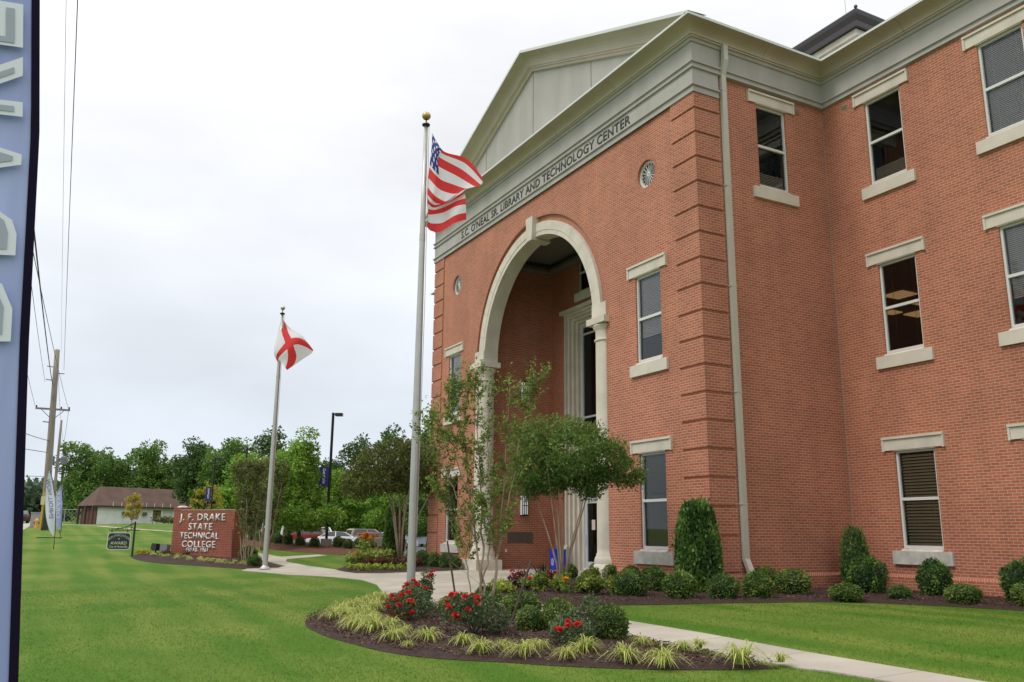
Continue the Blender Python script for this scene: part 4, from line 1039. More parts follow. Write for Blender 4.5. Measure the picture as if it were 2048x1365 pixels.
def shrub(name, label, x, y, w_, h, meshes, core, i=0, cat='shrub', group=None, rz=0, dz=.03):
    t = thing(name, label, cat, gp(x, y, dz), rz, group); t.scale = (w_*(.84 if name == 'boxwood' else .9), w_*(.84 if name == 'boxwood' else .9), h*(1.04 if name == 'boxwood' else .97))
    link('foliage', meshes[i % len(meshes)], t)
    if core: link('dark_core', core, t)
    return t
for i, (x, y, w_, h, lb) in enumerate([
  (1.14,-6.35,.58,.44,'round boxwood right behind the young crepe myrtle trunks'), (.95,-6.95,.62,.30,'low light green boxwood mound left of the crepe myrtle trunks'),
  (2.45,-6.36,.78,.42,'round boxwood beside the right leaning stake'), (4.20,-6.70,.54,.45,'boxwood ball second from the right end of the island bed, at the back'),
  (4.05,-7.10,.46,.36,'smaller loose boxwood tucked in front of another boxwood ball in the island bed'), (5.45,-6.60,.55,.44,'last boxwood ball at the right end of the island bed row')]):
    shrub('boxwood', lb, x, y, w_, h, BOXM, CORE_B, i, group='boxwoods in the island bed', rz=i*2.1)
bx2 = [(-4.9,.10,.58,.46,'boxwood ball left of the two in front of the right column'), (-4.0,-.05,.55,.43,'boxwood ball in front of the foot of the right column'), (-5.6,-.35,.5,.40,'small boxwood at the foot of the umbrella shaped crepe myrtle'),
  (-2.71,-.32,.56,.46,'boxwood ball under the left side of the ground floor window'), (-1.55,-.6,.56,.46,'boxwood ball under the right side of the stained window sill'), (-.50,-1.25,.58,.52,'boxwood ball just left of the tall clipped holly, second row'),
  (.35,-2.55,.80,.52,'large boxwood ball at the front left of the tall clipped holly'), (1.40,-2.10,.78,.52,'large boxwood ball directly before the tall clipped holly'), (-.5,.95,.62,.46,'boxwood ball between the tall clipped holly and the downspout'),
  (1.85,-1.35,.74,.48,'large boxwood ball before the foot of the downspout'), (.15,1.45,.74,.52,'boxwood ball behind, right of the downspout foot'), (2.0,-.55,.72,.52,'boxwood ball at the front right of the downspout'),
  (-.25,3.2,.62,.38,'small boxwood top showing behind the broad mound'), (1.45,1.0,.86,.52,'broad bright boxwood mound at the right end of the row'),
  (3.12,.75,.74,.32,'low flat boxwood mound left in front of the inner corner'), (3.38,2.0,.54,.28,'smallest low boxwood mound on the dark mulch'), (4.63,2.25,.74,.36,'low boxwood mound before the right upright bush'), (5.70,2.75,.82,.46,'low boxwood mound cut by the right edge of the photo')]
for i, (x, y, w_, h, lb) in enumerate(bx2): shrub('boxwood', lb, x, y, w_, h, BOXM if i % 3 else BOXDM, CORE_B, i, group='boxwoods along the brick wall', rz=i*1.7)
shrub('clipped_holly', 'tall rounded cone of clipped dark holly at the building corner', .18, -.55, 1.14, 2.06, CONEM[:1], CORE_C)
shrub('clipped_shrub', 'narrow upright clipped evergreen in the inner corner of the brick walls', .75, 3.85, .84, 1.52, CONEM[1:], CORE_C)
for x, y, w_, h, lb in ((1.75, 3.05, .84, .84, 'leafy round holly right of the narrow evergreen in the corner'), (3.0, 3.65, .74, .80, 'leafy holly bush under the right end of the wing window sill'), (4.95, 3.75, .90, .85, 'leafy holly bush at the right edge of the photo')):
    shrub('holly_bush', lb, x, y, w_, h, [shrub_mesh(83, HOLLY, 'ball', .085, 2000, .05)], CORE_B, 0, rz=x)
for i, (x, y, w_, h, lb) in enumerate([(-14.87,-1.05,.66,.55,'boxwood ball just right of the big flag pole in the far bed'), (-14.1,-.86,.56,.52,'boxwood ball second from the flag pole in the far bed'), (-13.65,-.62,.54,.48,'boxwood ball third from the flag pole in the far bed'), (-12.95,-.55,.52,.42,'boxwood ball beside the plinth of the left column'), (-14.3,.35-.6,.5,.5,'boxwood behind the others in the far bed under the left window')]):
    shrub('boxwood', lb, x, y, w_, h, BOXDM, CORE_B, i, group='boxwoods in the far bed', rz=i)
shrub('clipped_holly', 'dark clipped holly cone behind the stems of the far crepe myrtle', -19.5, -.45, 1.0, 2.15, CONEM[:1], CORE_C, rz=2)
shrub('clipped_holly', 'dark upright holly showing right of the big flag pole', -18.3, .85, .62, 1.5, CONEM[1:], CORE_C, rz=1)
hd = [(-34.0,-3.85),(-32.02,-3.67),(-30.37,-3.58),(-28.81,-3.48),(-28.18,-3.23),(-27.31,-2.97),(-26.4,-2.6),(-25.7,-2.1),(-25.74,-.95),(-26.66,-.38),(-24.6,-.78),(-25.84,.15),(-27.23,.84)]
for i, (x, y) in enumerate(hd):
    lb = ['clipped boxwood in the unbroken left run of the parking hedge', 'clipped boxwood just left of the concrete lamp post base', 'clipped boxwood right of the concrete lamp post base'][0 if i < 7 else 1 if i == 7 else 2]
    shrub('boxwood', lb, x, y, .56, .44+.05*(i % 3), BOXDM, CORE_B, i, group=['left hedge run by the parking lot', None, 'hedge right of the lamp post'][0 if i < 7 else 1 if i == 7 else 2], rz=i)
nd = [(-1.9,-3.45,.46,.50,'nandina at the left end of the yellow green row by the walk'), (-1.25,-3.35,.52,.48,'second nandina from the left in the yellow green row'), (-.75,-3.0,.5,.46,'nandina behind the orange flower'), (-.25,-3.05,.55,.46,'nandina just right of the orange flower'), (.05,-2.75,.5,.48,'reddish tinged nandina in the middle of the row'), (.25,-2.35,.46,.58,'taller pale nandina at the right end of the row'), (-2.1,-1.9,.5,.5,'nandina at the foot of the umbrella crepe myrtle'), (-3.2,-1.3,.5,.46,'nandina behind the row near the walkway')]
for i, (x, y, w_, h, lb) in enumerate(nd): shrub('nandina', lb, x, y, w_, h, NANDM, CORE_L, i, group='nandinas before the entrance', rz=i*2)

def petal_ball(name, material, r, n, seed):
    rng = np.random.RandomState(seed); d = rdir(rng, n); d[:, 2] = np.abs(d[:, 2])*.8-.1
    return leaf_mesh(name, material, d*r*.25, d+rdir(rng, n)*.4, r, r*.9, seed)
BLOOM = [petal_ball('blossom', REDM, .055, 30, 100+i) for i in range(3)]
OBL = petal_ball('blossom', ORANGE, .06, 34, 104)
def rosebush(label, x, y, w_, h, nb, seed, tall=None):
    rng = np.random.RandomState(seed); w_ *= 1.15; h *= 1.15; t = thing('rose_bush', label, 'rose bush', gp(x, y, .03))
    b = [(rng.uniform(-.3, .3)*w_, rng.uniform(-.3, .3)*w_, rng.uniform(.3, .65)*h, .24*w_, .24*w_, .30*h) for _ in range(7)]
    if tall: b += [(*ptl(tall[0], 0, tall[1]), .13, .13, .15), (*ptl(tall[0]*.8, 0, tall[1]*.7), .12, .12, .16)]
    p = blob_points(rng, b, int(3000*w_)); p[:, 2] = np.clip(p[:, 2], .02, None)
    st = MB()
    for q in b: st.tube([(0, 0, 0), (q[0]*.5, q[1]*.5, q[2]*.6), (q[0], q[1], q[2]+.1)], [.01, .007, .004], 5)
    st.build('stems', BARKD, t)
    link('foliage', leaf_mesh('foliage', ROSEL, p, rdir(rng, len(p))+np.array([0, 0, .2]), .045, .028, seed), t)
    c = blob_points(rng, b, 400); cam_l = np.array([CAM[0]-x, CAM[1]-y, 0]); cam_l /= np.linalg.norm(cam_l)
    sc = c@cam_l*.8+c[:, 2]*.45+rng.uniform(0, .55, 400); sel = []
    for i in np.argsort(-sc):
        if all(np.linalg.norm(c[i]-c[j]) > .10 for j in sel): sel.append(i)
        if len(sel) >= nb: break
    for i in sel:
        o = link('blossom', BLOOM[i % 3], t, tuple(c[i]+cam_l*.03+np.array([0, 0, .02])), i); s_ = rng.uniform(.65, 1.0); o.scale = (s_,)*3
    return t
rosebush('red rose bush with many blooms at the left, in front of the flag pole base', 1.75, -8.15, .85, .55, 15, 111)
rosebush('red rose bush with tall flowering shoots right of the flag pole base', .15, -7.25, .66, .52, 13, 112, (.12, .62))
rosebush('red rose bush left of the bare crepe myrtle trunks with blooms down its right side', 3.95, -8.0, .92, .60, 11, 113)
rosebush('sparse rose bush with one red tip between the boxwoods on the right', 5.45, -7.15, .80, .42, 4, 114, (.2, .48))

# liriope
def liriope_mesh(seed, n=62, h=.34):
    rng = np.random.RandomState(seed); V = []; F = []; R = []
    for i in range(n):
        a = rng.uniform(0, 2*PI); lean = rng.uniform(.42, 1.2); L = h*rng.uniform(.8, 1.35); w_ = rng.uniform(.0055, .0105); b0 = rng.normal(size=2)*.03
        dx, dy = math.cos(a), math.sin(a); k = len(V); seg = 5
        for j in range(seg+1):
            t = j/seg; r = lean*L*(t**1.4)*.95; z = L*(t*(1.15-.2*lean)-(.25+.7*lean)*t**3.0); ww = w_*(1-t**3)*1.0+.0008
            cx, cy = b0[0]+dx*r, b0[1]+dy*r; V += [(cx-dy*ww, cy+dx*ww, max(z, .01)), (cx+dy*ww, cy-dx*ww, max(z, .01))]
        v = rng.uniform(0, 1)
        for j in range(seg): F.append((k+2*j, k+2*j+1, k+2*j+3, k+2*j+2)); R.append(min(1, max(0, v*.7+.3*j/seg)))
    me = bpy.data.meshes.new('liriope'); me.from_pydata(V, [], F); me.attributes.new('rnd', 'FLOAT', 'FACE').data.foreach_set('value', R); me.materials.append(LIRI); me.update(); return me
LM = [liriope_mesh(120+i, n_) for i, n_ in enumerate((84, 96, 78, 104))]
def liriope(x, y, sc, label, group, i, dz=.05):
    o = link('liriope', LM[i % 4], None, gp(x, y, dz), i*1.9); sc *= 1.06; o.scale = (sc, sc, sc*1.05); return tag(o, label, 'liriope', group)
for i, (x, y, w_) in enumerate([(1.05,-9.20,.50),(.05,-8.78,.51),(1.08,-8.98,.51),(1.93,-9.14,.48),(2.52,-9.35,.45),(1.10,-8.70,.54),(2.64,-9.25,.47),(-.31,-8.38,.56),(-.87,-7.99,.58),(-1.57,-7.56,.57),(-.70,-8.35,.48),(-2.00,-7.22,.52),(.18,-8.25,.54),(-.26,-7.95,.53),(2.02,-8.84,.48),(.6,-8.85,.5),(1.5,-8.75,.5)]):
    liriope(x, y, w_/.62, 'variegated liriope in the dense drift at the left end of the island bed', 'liriope drift at the left of the island bed', i)
for i, (x, y, w_, lb) in enumerate([(3.14,-9.22,.60,'largest liriope clump at the right front of the dense drift'), (2.84,-8.83,.47,'liriope clump with a red bloom before the left rose bush'), (3.45,-8.86,.33,'small liriope right beneath the left rose bush'), (4.18,-9.31,.46,'first liriope clump from the left standing apart on open mulch'), (4.87,-9.36,.22,'tiny liriope sprig on open mulch at the bed edge'), (4.47,-8.91,.48,'liriope clump alone on the mulch left of the middle rose bush'), (5.05,-8.65,.44,'liriope in front of the middle rose bush, topped by a red bloom'), (5.79,-8.76,.44,'bright liriope clump nearest the lawn below the middle rose bush'), (5.62,-8.36,.34,'sparse liriope just right of the middle rose bush'), (6.21,-8.39,.46,'full liriope clump in the centre of the front row'), (5.90,-8.01,.38,'arching liriope behind the centre clump of the front row'), (6.66,-8.06,.36,'small liriope by the lawn edge below the sparse rose bush'), (6.42,-7.66,.50,'wide liriope clump in front of the sparse rose bush'), (7.16,-7.60,.48,'liriope clump below the last boxwood ball'), (6.30,-6.71,.34,'liriope close behind the last boxwood ball by the walk'), (7.62,-7.39,.50,'liriope clump second largest in the right tip, nearest the lawn'), (6.99,-6.60,.36,'liriope between the last boxwood and the walk edge'), (6.93,-6.30,.33,'thin upright liriope touching the walkway'), (8.08,-6.68,.62,'largest liriope clump in the right tip of the island bed'), (8.22,-6.22,.28,'last thin liriope at the pointed right tip of the bed')]):
    liriope(x, y, w_/.62, lb, 'liriope along the front of the island bed', i)
sr = np.random.RandomState(7)
for i in range(48):
    f = (i % 24)/23; k_ = i//24; x = -24.3+6.6*f; y = -9.75+2.7*f+.55*k_
    liriope(x+sr.uniform(-.15, .15), y+.1+sr.uniform(-.2, .2), .44, 'pale liriope in the continuous row below the brick sign', 'liriope row below the brick sign', i)
def softplant(name, label, x, y, w_, h, lm, leaf, n, seed, cat='plant', group=None, flowers=None, nf=0):
    rng = np.random.RandomState(seed); t = thing(name, label, cat, gp(x, y, .04), 0, group)
    p = rdir(rng, n)*rng.uniform(.3, 1, (n, 1))*np.array([w_/2, w_/2, h*.55])+np.array([0, 0, h*.48]); p[:, 2] = np.clip(p[:, 2], .01, None)
    link('foliage', leaf_mesh('foliage', lm, p, rdir(rng, n)+np.array([0, 0, .5]), leaf, leaf*.6, seed, np.clip(p[:, 2]/h, 0, 1)), t)
    for k_ in range(nf):
        a = rng.uniform(0, 2*PI); r = rng.uniform(0, .42)*w_
        link('blossom', flowers, t, (r*math.cos(a), r*math.sin(a), h*rng.uniform(.8, 1.05)), a)
    return t
for i, (x, y) in enumerate([(-14.2,-4.02),(-13.95,-3.82),(-13.62,-3.74),(-13.35,-3.60),(-13.1,-3.42),(-12.9,-3.22),(-12.75,-3.0),(-12.62,-2.75),(-12.5,-2.45)]):
    softplant('sweet_potato_vine', 'chartreuse clump in the low front row of the far bed left of the flag pole', x, y, .34, .22, CHART, .08, 110, 200+i, group='chartreuse border of the far bed')
for i, (x, y) in enumerate([(-15.2,-3.0),(-15.0,-2.6),(-14.8,-2.2),(-14.6,-1.8),(-14.4,-1.45)]):
    softplant('barberry', 'reddish brown low shrub in the strip behind the chartreuse border', x, y, .52, .36, BRONZE, .06, 420, 220+i, group='reddish strip of the far bed')
for i, (x, y) in enumerate([(-16.2,-3.3),(-16.6,-2.9),(-16.9,-2.4),(-17.1,-2.0),(-16.5,-2.2),(-17.3,-1.5)]):
    softplant('daylily', 'yellow green foliage clump at the left back of the far bed', x, y, .66, .46, NAND, .12, 260, 230+i, 'daylily', 'daylily foliage of the far bed', OBL, 2 if i == 0 else 0)
softplant('daylily', 'big clump of orange flowers behind the far bed, beside the dark holly cone', -18.6, -1.9, 1.0, .95, NAND, .13, 420, 240, 'daylily', None, OBL, 44)
softplant('coleus', 'dark maroon coleus mass at the near tip of the entrance bed', -3.1, -3.35, .62, .40, MAROON, .07, 620, 250, nf=2, flowers=BLOOM[0])
softplant('coleus', 'second dark maroon coleus, right of the spiky plant', -2.7, -2.75, .60, .40, MAROON, .07, 560, 251, nf=1, flowers=BLOOM[1])
softplant('geranium', 'green geranium with red bloom before the maroon coleus', -2.35, -3.55, .40, .32, BOX, .08, 240, 252, nf=2, flowers=BLOOM[2])
softplant('sweet_potato_vine', 'chartreuse patch at the near tip of the entrance bed', -3.0, -3.95, .55, .20, CHART, .085, 240, 253)
softplant('sweet_potato_vine', 'chartreuse patch between the maroon coleus and the walkway', -2.3, -4.15, .50, .18, CHART, .085, 220, 254)
z_ = softplant('zinnia', 'single orange flower on a small green plant before the nandinas', -.65, -3.55, .26, .28, BOX, .09, 90, 255, 'flower', None); o = link('blossom', OBL, z_, (.06, -.05, .33)); o.scale = (1.2, 1.2, 1.0)
rng = np.random.RandomState(9); n = 90; p = np.zeros((n, 3))+rng.normal(size=(n, 3))*.03; d = rdir(rng, n); d[:, 2] = np.abs(d[:, 2])+.5
t = link('spike_plant', leaf_mesh('spike_plant', SPIKE, p+np.array([0, 0, .12]), d, .42, .025, 3), None, gp(-3.3, -2.6, .04)); tag(t, 'dark spiky grass like plant above the maroon coleus', 'plant')
softplant('sedum', 'bright yellow low flowers at the left end of the sign bed', -24.4, -9.75, .8, .22, YELLOW, .07, 260, 256)
shrub('boxwood', 'rounded dark shrub at the right corner of the brick sign', -19.9, -6.35, .85, .55, BOXDM, CORE_B, 0)
shrub('boxwood', 'small dark shrub at the foot of the second flag pole', -17.3, -6.65, .6, .42, BOXDM, CORE_B, 1)
for i, (x, y, lb) in enumerate(((-22.6, -7.95, 'low reddish shrub touching the lower left of the brick sign'), (-23.5, -8.6, 'small reddish shrub under the left corner of the brick sign'))):
    softplant('barberry', lb, x-.1, y-.35, .42, .24, BRONZE, .06, 260, 260+i)
# mulch chips, grass blades: nobody could count them
def chips(polys, n, seed, name, label, m_):
    rng = np.random.RandomState(seed); P = []
    for poly, k_ in polys:
        q = np.array(poly); lo, hi = q.min(0), q.max(0); c = rng.uniform(lo, hi, (k_*3, 2)); c = c[inpoly(c, poly) & ~inpoly(c, WALK)][:k_]; P.append(c)
    P = np.vstack(P); z = gz(P[:, 0], P[:, 1])+rng.uniform(.055, .085, len(P))
    d = rdir(rng, len(P)); d[:, 2] *= .35
    tag(link(name, leaf_mesh(name, m_, np.column_stack([P, z]), d, .05, .014, seed, None, .1)), label, 'mulch', kind='stuff')
CHIP = leafmat('mulch_chip', (.018, .008, .006), (.13, .065, .042), (.24, .15, .10), trans=.0)
chips([(BED1, 16000), (BED2, 14000), (BED3, 2500)], 0, 300, 'mulch_chips', 'dark brown shredded mulch chips covering the planting beds', CHIP)
GRASS = leafmat('grass_blade', (.10, .215, .017), (.18, .27, .042), (.34, .32, .11), trans=.6)
rng = np.random.RandomState(301); n = 460000
ang = rng.uniform(math.radians(-62), math.radians(62), n); rr_ = 3.5+30*rng.uniform(0, 1, n)**1.7
base_a = math.atan2(fw.y, fw.x)
X = np.stack([CAM[0]+rr_*np.cos(base_a+ang), CAM[1]+rr_*np.sin(base_a+ang)], 1)
ok = np.ones(len(X), bool)
for q in (BED1, WALK, BED2, BED3, SIGNBED): ok &= ~inpoly(X, q)
ok &= ~((X[:, 1] > -.1) & (X[:, 0] > XL) & (X[:, 0] < 0)) & ~((X[:, 1] > 2.0) & (X[:, 0] >= 0))
X = X[ok]; rr_ = rr_[ok]; d = rdir(rng, len(X)); d[:, 2] = np.abs(d[:, 2])*.5+.42
pn = np.clip(.5+.5*np.sin(X[:, 0]*.9+1.7*np.sin(X[:, 1]*.8))*np.sin(X[:, 1]*1.3+X[:, 0]*.35), 0, 1)
ln = .036*np.clip((34-rr_)/10, .35, 1)
tag(link('lawn_grass', leaf_mesh('lawn_grass', GRASS, np.column_stack([X, gz(X[:, 0], X[:, 1])-.004]), d, ln, .0035+.00022*rr_, 302, pn)), 'short mown green lawn around the planting beds', 'grass', kind='stuff')
#@@END_PLANTS

# ================================================================== flag poles and flags
def flagpole(label, x, y, h, r_, ball, bm_):
    t = thing('flagpole', label, 'flagpole', gp(x, y, .02))
    s = MB(); s.lathe([(r_, 0), (r_, h*.25), (r_*.86, h*.5), (r_*.66, h*.8), (r_*.50, h-.02)], n=18); s.build('shaft', ALU, t, smooth='all')
    c = MB(); c.lathe([(r_*2.1, 0), (r_*2.1, .03), (r_*1.6, .06), (r_*1.25, .10), (r_*1.02, .13)], n=20); c.build('base_collar', ALU, t, smooth=True)
    k_ = MB(); k_.lathe([(.05, h-.02), (.09, h), (.10, h+.03), (.06, h+.05), (.015, h+.07), (.015, h+.16)], n=12); k_.box(-.02, .12, -.02, .02, h-.01, h+.03); k_.build('truck', BLACK, t, smooth=True)
    b = MB(); b.sphere((0, 0, h+.16+ball*.9), ball, 18, 12); b.build('ball', bm_, t, smooth='all')
    rp = MB(); o = RH*(r_*1.02)-FH*.03
    rp.tube([(o[0]*.8, o[1]*.8, h-.02), (o[0]*1.15, o[1]*1.15, h*.6), (o[0], o[1], 1.4)], .008, 4); rp.build('halyard', mat('rope', (.5, .48, .44), .8), t)
    cl = MB(); cl.box(-.10, -.02, -.03, .03, h*.735, h*.745+.03); cl.lathe([(r_*.76, h*.735), (r_*.76, h*.75)], n=14); cl.build('pulley_ring', ALU, t)
    return t
flagpole('tall grey flag pole with a gold ball standing in the island bed', -1.88, -6.65, 10.95-.05, .092, .105, GOLD)
flagpole('shorter distant flag pole on the walkway by the brick sign', -16.19, -6.5, 9.36, .095, .085, ALU)
def cubic_grid(rows, nu, nv):
    G_ = np.array(rows)                                  # v, u, 3
    def interp(A, n):
        m_ = len(A); t = np.linspace(0, m_-1, n); o = []
        for q in t:
            i = min(int(q), m_-2); f = q-i; p = [A[max(i-1, 0)], A[i], A[i+1], A[min(i+2, m_-1)]]
            o.append(.5*((2*p[1])+(-p[0]+p[2])*f+(2*p[0]-5*p[1]+4*p[2]-p[3])*f*f+(-p[0]+3*p[1]-3*p[2]+p[3])*f**3))
        return np.array(o)
    G_ = interp(G_, nv); return interp(G_.transpose(1, 0, 2), nu).transpose(1, 0, 2)
def cloth(name, rows, colour, mats, label, cat, nu=60, nv=65, rip=.02):
    g = cubic_grid(rows, nu, nv); b = MB()
    uu, vv = np.meshgrid(np.linspace(0, 1, nu), np.linspace(0, 1, nv))
    g = g+FH[None, None, :]*(rip*np.sin(uu*13+vv*7)*uu)[:, :, None]
    b.v = [tuple(p) for p in g.reshape(-1, 3)]
    for j in range(nv-1):
        for i in range(nu-1):
            b.f.append((j*nu+i, j*nu+i+1, (j+1)*nu+i+1, (j+1)*nu+i)); b.uv.append(None); b.mi.append(colour((i+.5)/(nu-1), (j+.5)/(nv-1)))
    o = b.build(name, mats, None, smooth='all'); return tag(o, label, cat)
def fab(n, c):
    M_ = mat(n, c, .75); t = M_.node_tree; b = t.nodes['Principled BSDF']; o = t.nodes['Material Output']
    tr = t.nodes.new('ShaderNodeBsdfTranslucent'); tr.inputs[0].default_value = (*c, 1); mx = t.nodes.new('ShaderNodeMixShader'); mx.inputs[0].default_value = .35
    t.links.new(b.outputs[0], mx.inputs[1]); t.links.new(tr.outputs[0], mx.inputs[2]); t.links.new(mx.outputs[0], o.inputs[0]); return M_
FR, FW_, FB = fab('flag_red', (.75, .045, .045)), fab('flag_white', (.86, .86, .88)), fab('flag_blue', (.025, .05, .26))
def usc(u, v):
    if u < .46-.25*v and v < .29:
        p, q = u/.46*6, v/.29*6                          # staggered star dots
        i, j = int(p), int(q)
        if (i+j) % 2 == 0 and (p-i-.5)**2+(q-j-.5)**2 < .13: return 1
        return 2
    return int(v*13) % 2
US = [[(-1.81,-6.52,10.78),(-1.57,-6.47,10.43),(-1.60,-6.27,10.27),(-1.57,-5.71,10.20),(-1.31,-5.38,9.65)],
 [(-1.81,-6.52,10.40),(-1.50,-6.55,10.08),(-1.63,-6.34,10.07),(-1.67,-5.80,9.91),(-1.34,-5.45,9.51)],
 [(-1.83,-6.56,9.81),(-1.54,-6.51,9.52),(-1.61,-6.29,9.45),(-1.69,-5.98,9.45),(-1.45,-5.80,9.36)],
 [(-1.84,-6.59,9.31),(-1.61,-6.54,9.07),(-1.60,-6.40,8.99),(-1.60,-6.27,8.97),(-1.51,-6.18,9.03)],
 [(-1.84,-6.58,9.05),(-1.74,-6.48,8.91),(-1.83,-6.30,8.98),(-1.80,-5.97,9.19),(-1.59,-5.76,9.31)],
 [(-1.82,-6.55,8.74),(-1.87,-6.40,8.79),(-1.79,-6.21,8.84),(-1.55,-6.03,8.93),(-1.48,-5.75,9.03)],
 [(-1.83,-6.56,8.41),(-1.88,-6.43,8.35),(-1.76,-6.26,8.33),(-1.50,-6.04,8.47),(-1.47,-5.73,8.64)]]
cloth('national_flag', US, usc, [FR, FW_, FB], 'red and white striped flag with blue starred corner waving on the tall pole', 'flag', 111, 92, .03)
AL = [[(-16.19,-6.52,9.36),(-16.20,-6.15,9.00),(-15.91,-5.79,8.71),(-15.89,-5.32,8.20)],
 [(-16.21,-6.61,8.84),(-15.95,-6.38,8.69),(-15.74,-5.94,8.45),(-15.91,-5.39,8.05)],
 [(-16.03,-6.75,7.97),(-15.83,-6.50,8.02),(-15.70,-6.19,7.99),(-15.89,-5.71,7.78)],
 [(-16.18,-6.50,7.58),(-16.05,-6.57,7.72),(-15.86,-6.42,7.52),(-15.82,-6.28,7.32)]]
cloth('state_flag', AL, lambda u, v: 0 if (abs(u-v) < .13 or abs(u+v-1) < .13) else 1, [FR, FW_], 'white flag with red diagonal cross on the shorter pole', 'flag', 81, 80, .02)

# ================================================================== stakes, bin, signs
def stake(label, a, b, r_=.022):
    m_ = MB(); a, b = Vector(a), Vector(b); m_.tube([a, a.lerp(b, .5), b], [r_, r_, r_*.8], 5); o = m_.build('stake', WOOD); return tag(o, label, 'stake')
stake('dark wooden tree stake leaning left of the young crepe myrtle', gp(-1.07, -5.95, 0), (-1.16, -6.15, 1.32)); stake('dark wooden tree stake leaning right of the young crepe myrtle', gp(2.79, -6.74, 0), (2.95, -6.45, 1.06))
stake('thin dark stake left of the slim crepe myrtle by the second pole', gp(-18.9, -7.15, 0), (-18.95, -7.2, 1.5), .03); stake('thin dark stake right of the slim crepe myrtle by the second pole', gp(-18.2, -6.1, 0), (-18.0, -5.85, 1.45), .03)
for lb, a, b in (('thin guy wire from the left stake to the crepe myrtle trunk', (-1.12, -6.08, .9), (1.25, -6.5, .55)), ('thin guy wire from the right stake to the crepe myrtle trunk', (2.9, -6.55, .75), (1.35, -6.48, .6))):
    m_ = MB(); m_.tube([a, b], .004, 4); tag(m_.build('guy_wire', mat('green_strap', (.06, .14, .09), .6)), lb, 'wire')
t = thing('recycling_bin', 'blue recycling bin with a white round emblem against the porch wall', 'recycling bin', (-11.45, 2.80, .225), .0)
bm_ = MB(); bm_.prism([(-.30, 0), (.30, 0), (.33, .88), (-.33, .88)], 'y', -.30, .30); bm_.build('body', BLUE, t)
bm_ = MB(); bm_.box(-.345, .345, -.32, .32, .884, .95); bm_.box(-.25, .25, -.22, .22, .953, .99); bm_.build('lid', BLUE, t)
e_ = MB(); n = 24
for i in range(n):
    a, b = 2*PI*i/n, 2*PI*(i+1)/n; p = lambda q, r: (r*math.cos(q), -.308, .36+r*math.sin(q)); e_.poly([p(a, .13), p(b, .13), p(b, .165), p(a, .165)])
for i in range(3):                                       # three arrows of the recycling mark
    a = PI/2+2*PI*i/3; b = a+2*PI/3*.62; p = lambda q, r: (r*math.cos(q), -.309, .36+r*math.sin(q)); e_.poly([p(a, .05), p(b, .05), p(b, .085), p(a, .085)]); e_.poly([p(b, .035), p(b+.35, .068), p(b, .10)])
e_.build('emblem', WHITE, t)
t.rotation_euler = (0, 0, math.radians(-6)); t.scale = (.70, .70, .74)

# brick monument sign: local x along the face, -y towards the lawn
p0, p1 = Vector((-24.75, -8.63)), Vector((-21.47, -6.68)); dv = (p1-p0); Lw = dv.length; rz = math.atan2(dv.y, dv.x)
z0 = .34
t = thing('monument_sign', 'brick college sign with raised white lettering on the lawn', 'sign', (p0.x, p0.y, z0), rz)
m_ = MB(); m_.box(0, Lw, 0, .52, -.3, 1.98); m_.box(-.02, Lw+.06, -.05, .57, -.3, .14); m_.build('wall', BRICKS, t)
m_ = MB(); m_.box(-.012, .42, -.012, .535, 1.982, 2.10); m_.build('corner_pier', BRICKS, t)
m_ = MB(); m_.lathe([(.22, 2.10), (.21, 2.14), (.15, 2.17), (.02, 2.18)], (.20, .26, 0), 16); m_.build('cap', STONE, t, smooth=True)
m_ = MB(); m_.box(.43, Lw+.02, -.01, .53, 1.983, 2.0); m_.build('coping', STONEW, t)
LETT = mat('sign_letter', (.70, .70, .66), .5)
for body, wd_, hh, cx, zz in (('J. F. DRAKE', 2.85, .30, 1.86, 1.545), ('STATE', 1.48, .30, 1.80, 1.145), ('TECHNICAL', 2.42, .27, 1.76, .79), ('COLLEGE', 2.08, .28, 1.77, .435), ('ESTAB  1961', 1.34, .17, 1.70, .25)):
    me_ = text(body, hh, .035, 1, spacing=1.12, offset=.008); k = wd_/text_width(me_)
    for v in me_.vertices: v.co.x *= k
    put_text('lettering', me_, LETT, t, (cx, -.002, zz), (1, 0, 0), (0, 0, 1))
for i, (x, y, lb) in enumerate(((-24.6, -9.25, 'black flood light at the left of the sign bed, turned away'), (-24.1, -8.95, 'grey flood light beside the black one below the brick sign'))):
    t = thing('flood_light', lb, 'flood light', gp(x, y, .05), rz+i*.4)
    m_ = MB(); m_.prism([(-.14, .12), (.14, .12), (.18, .38), (-.12, .42)], 'x', -.16, .16); m_.build('housing', BLACK if i == 0 else mat('grey_metal', (.18, .18, .19), .5), t)
    m_ = MB(); m_.tube([(0, 0, 0), (0, 0, .14)], .03, 6); m_.build('stem', BLACK, t)
# award sign hanging from an iron bracket
t = thing('award_sign', 'small dark green award sign hanging from a black iron bracket post on the lawn', 'sign', gp(-23.81, -10.23), math.radians(78))
m_ = MB(); m_.box(-.035, .035, -.035, .035, -.1, 1.36); m_.prism([(-.035, 1.36), (.035, 1.36), (0, 1.42)], 'y', -.035, .035); m_.build('post', BLACK, t)
m_ = MB(); m_.box(-.98, .20, -.02, .02, 1.03, 1.06); m_.tube([(-.06, 0, 1.34), (-.25, 0, 1.22), (-.45, 0, 1.14), (-.75, 0, 1.08)], .018, 5)
for x in (-.30, -.46, -.62, -.80): m_.tube([(x-.06, 0, 1.07), (x-.07, 0, 1.12), (x, 0, 1.14), (x+.05, 0, 1.10), (x, 0, 1.07)], .012, 4)
m_.tube([(-.05, 0, 1.10), (-.18, 0, 1.24), (-.05, 0, 1.30)], .014, 4); m_.build('bracket', BLACK, t)
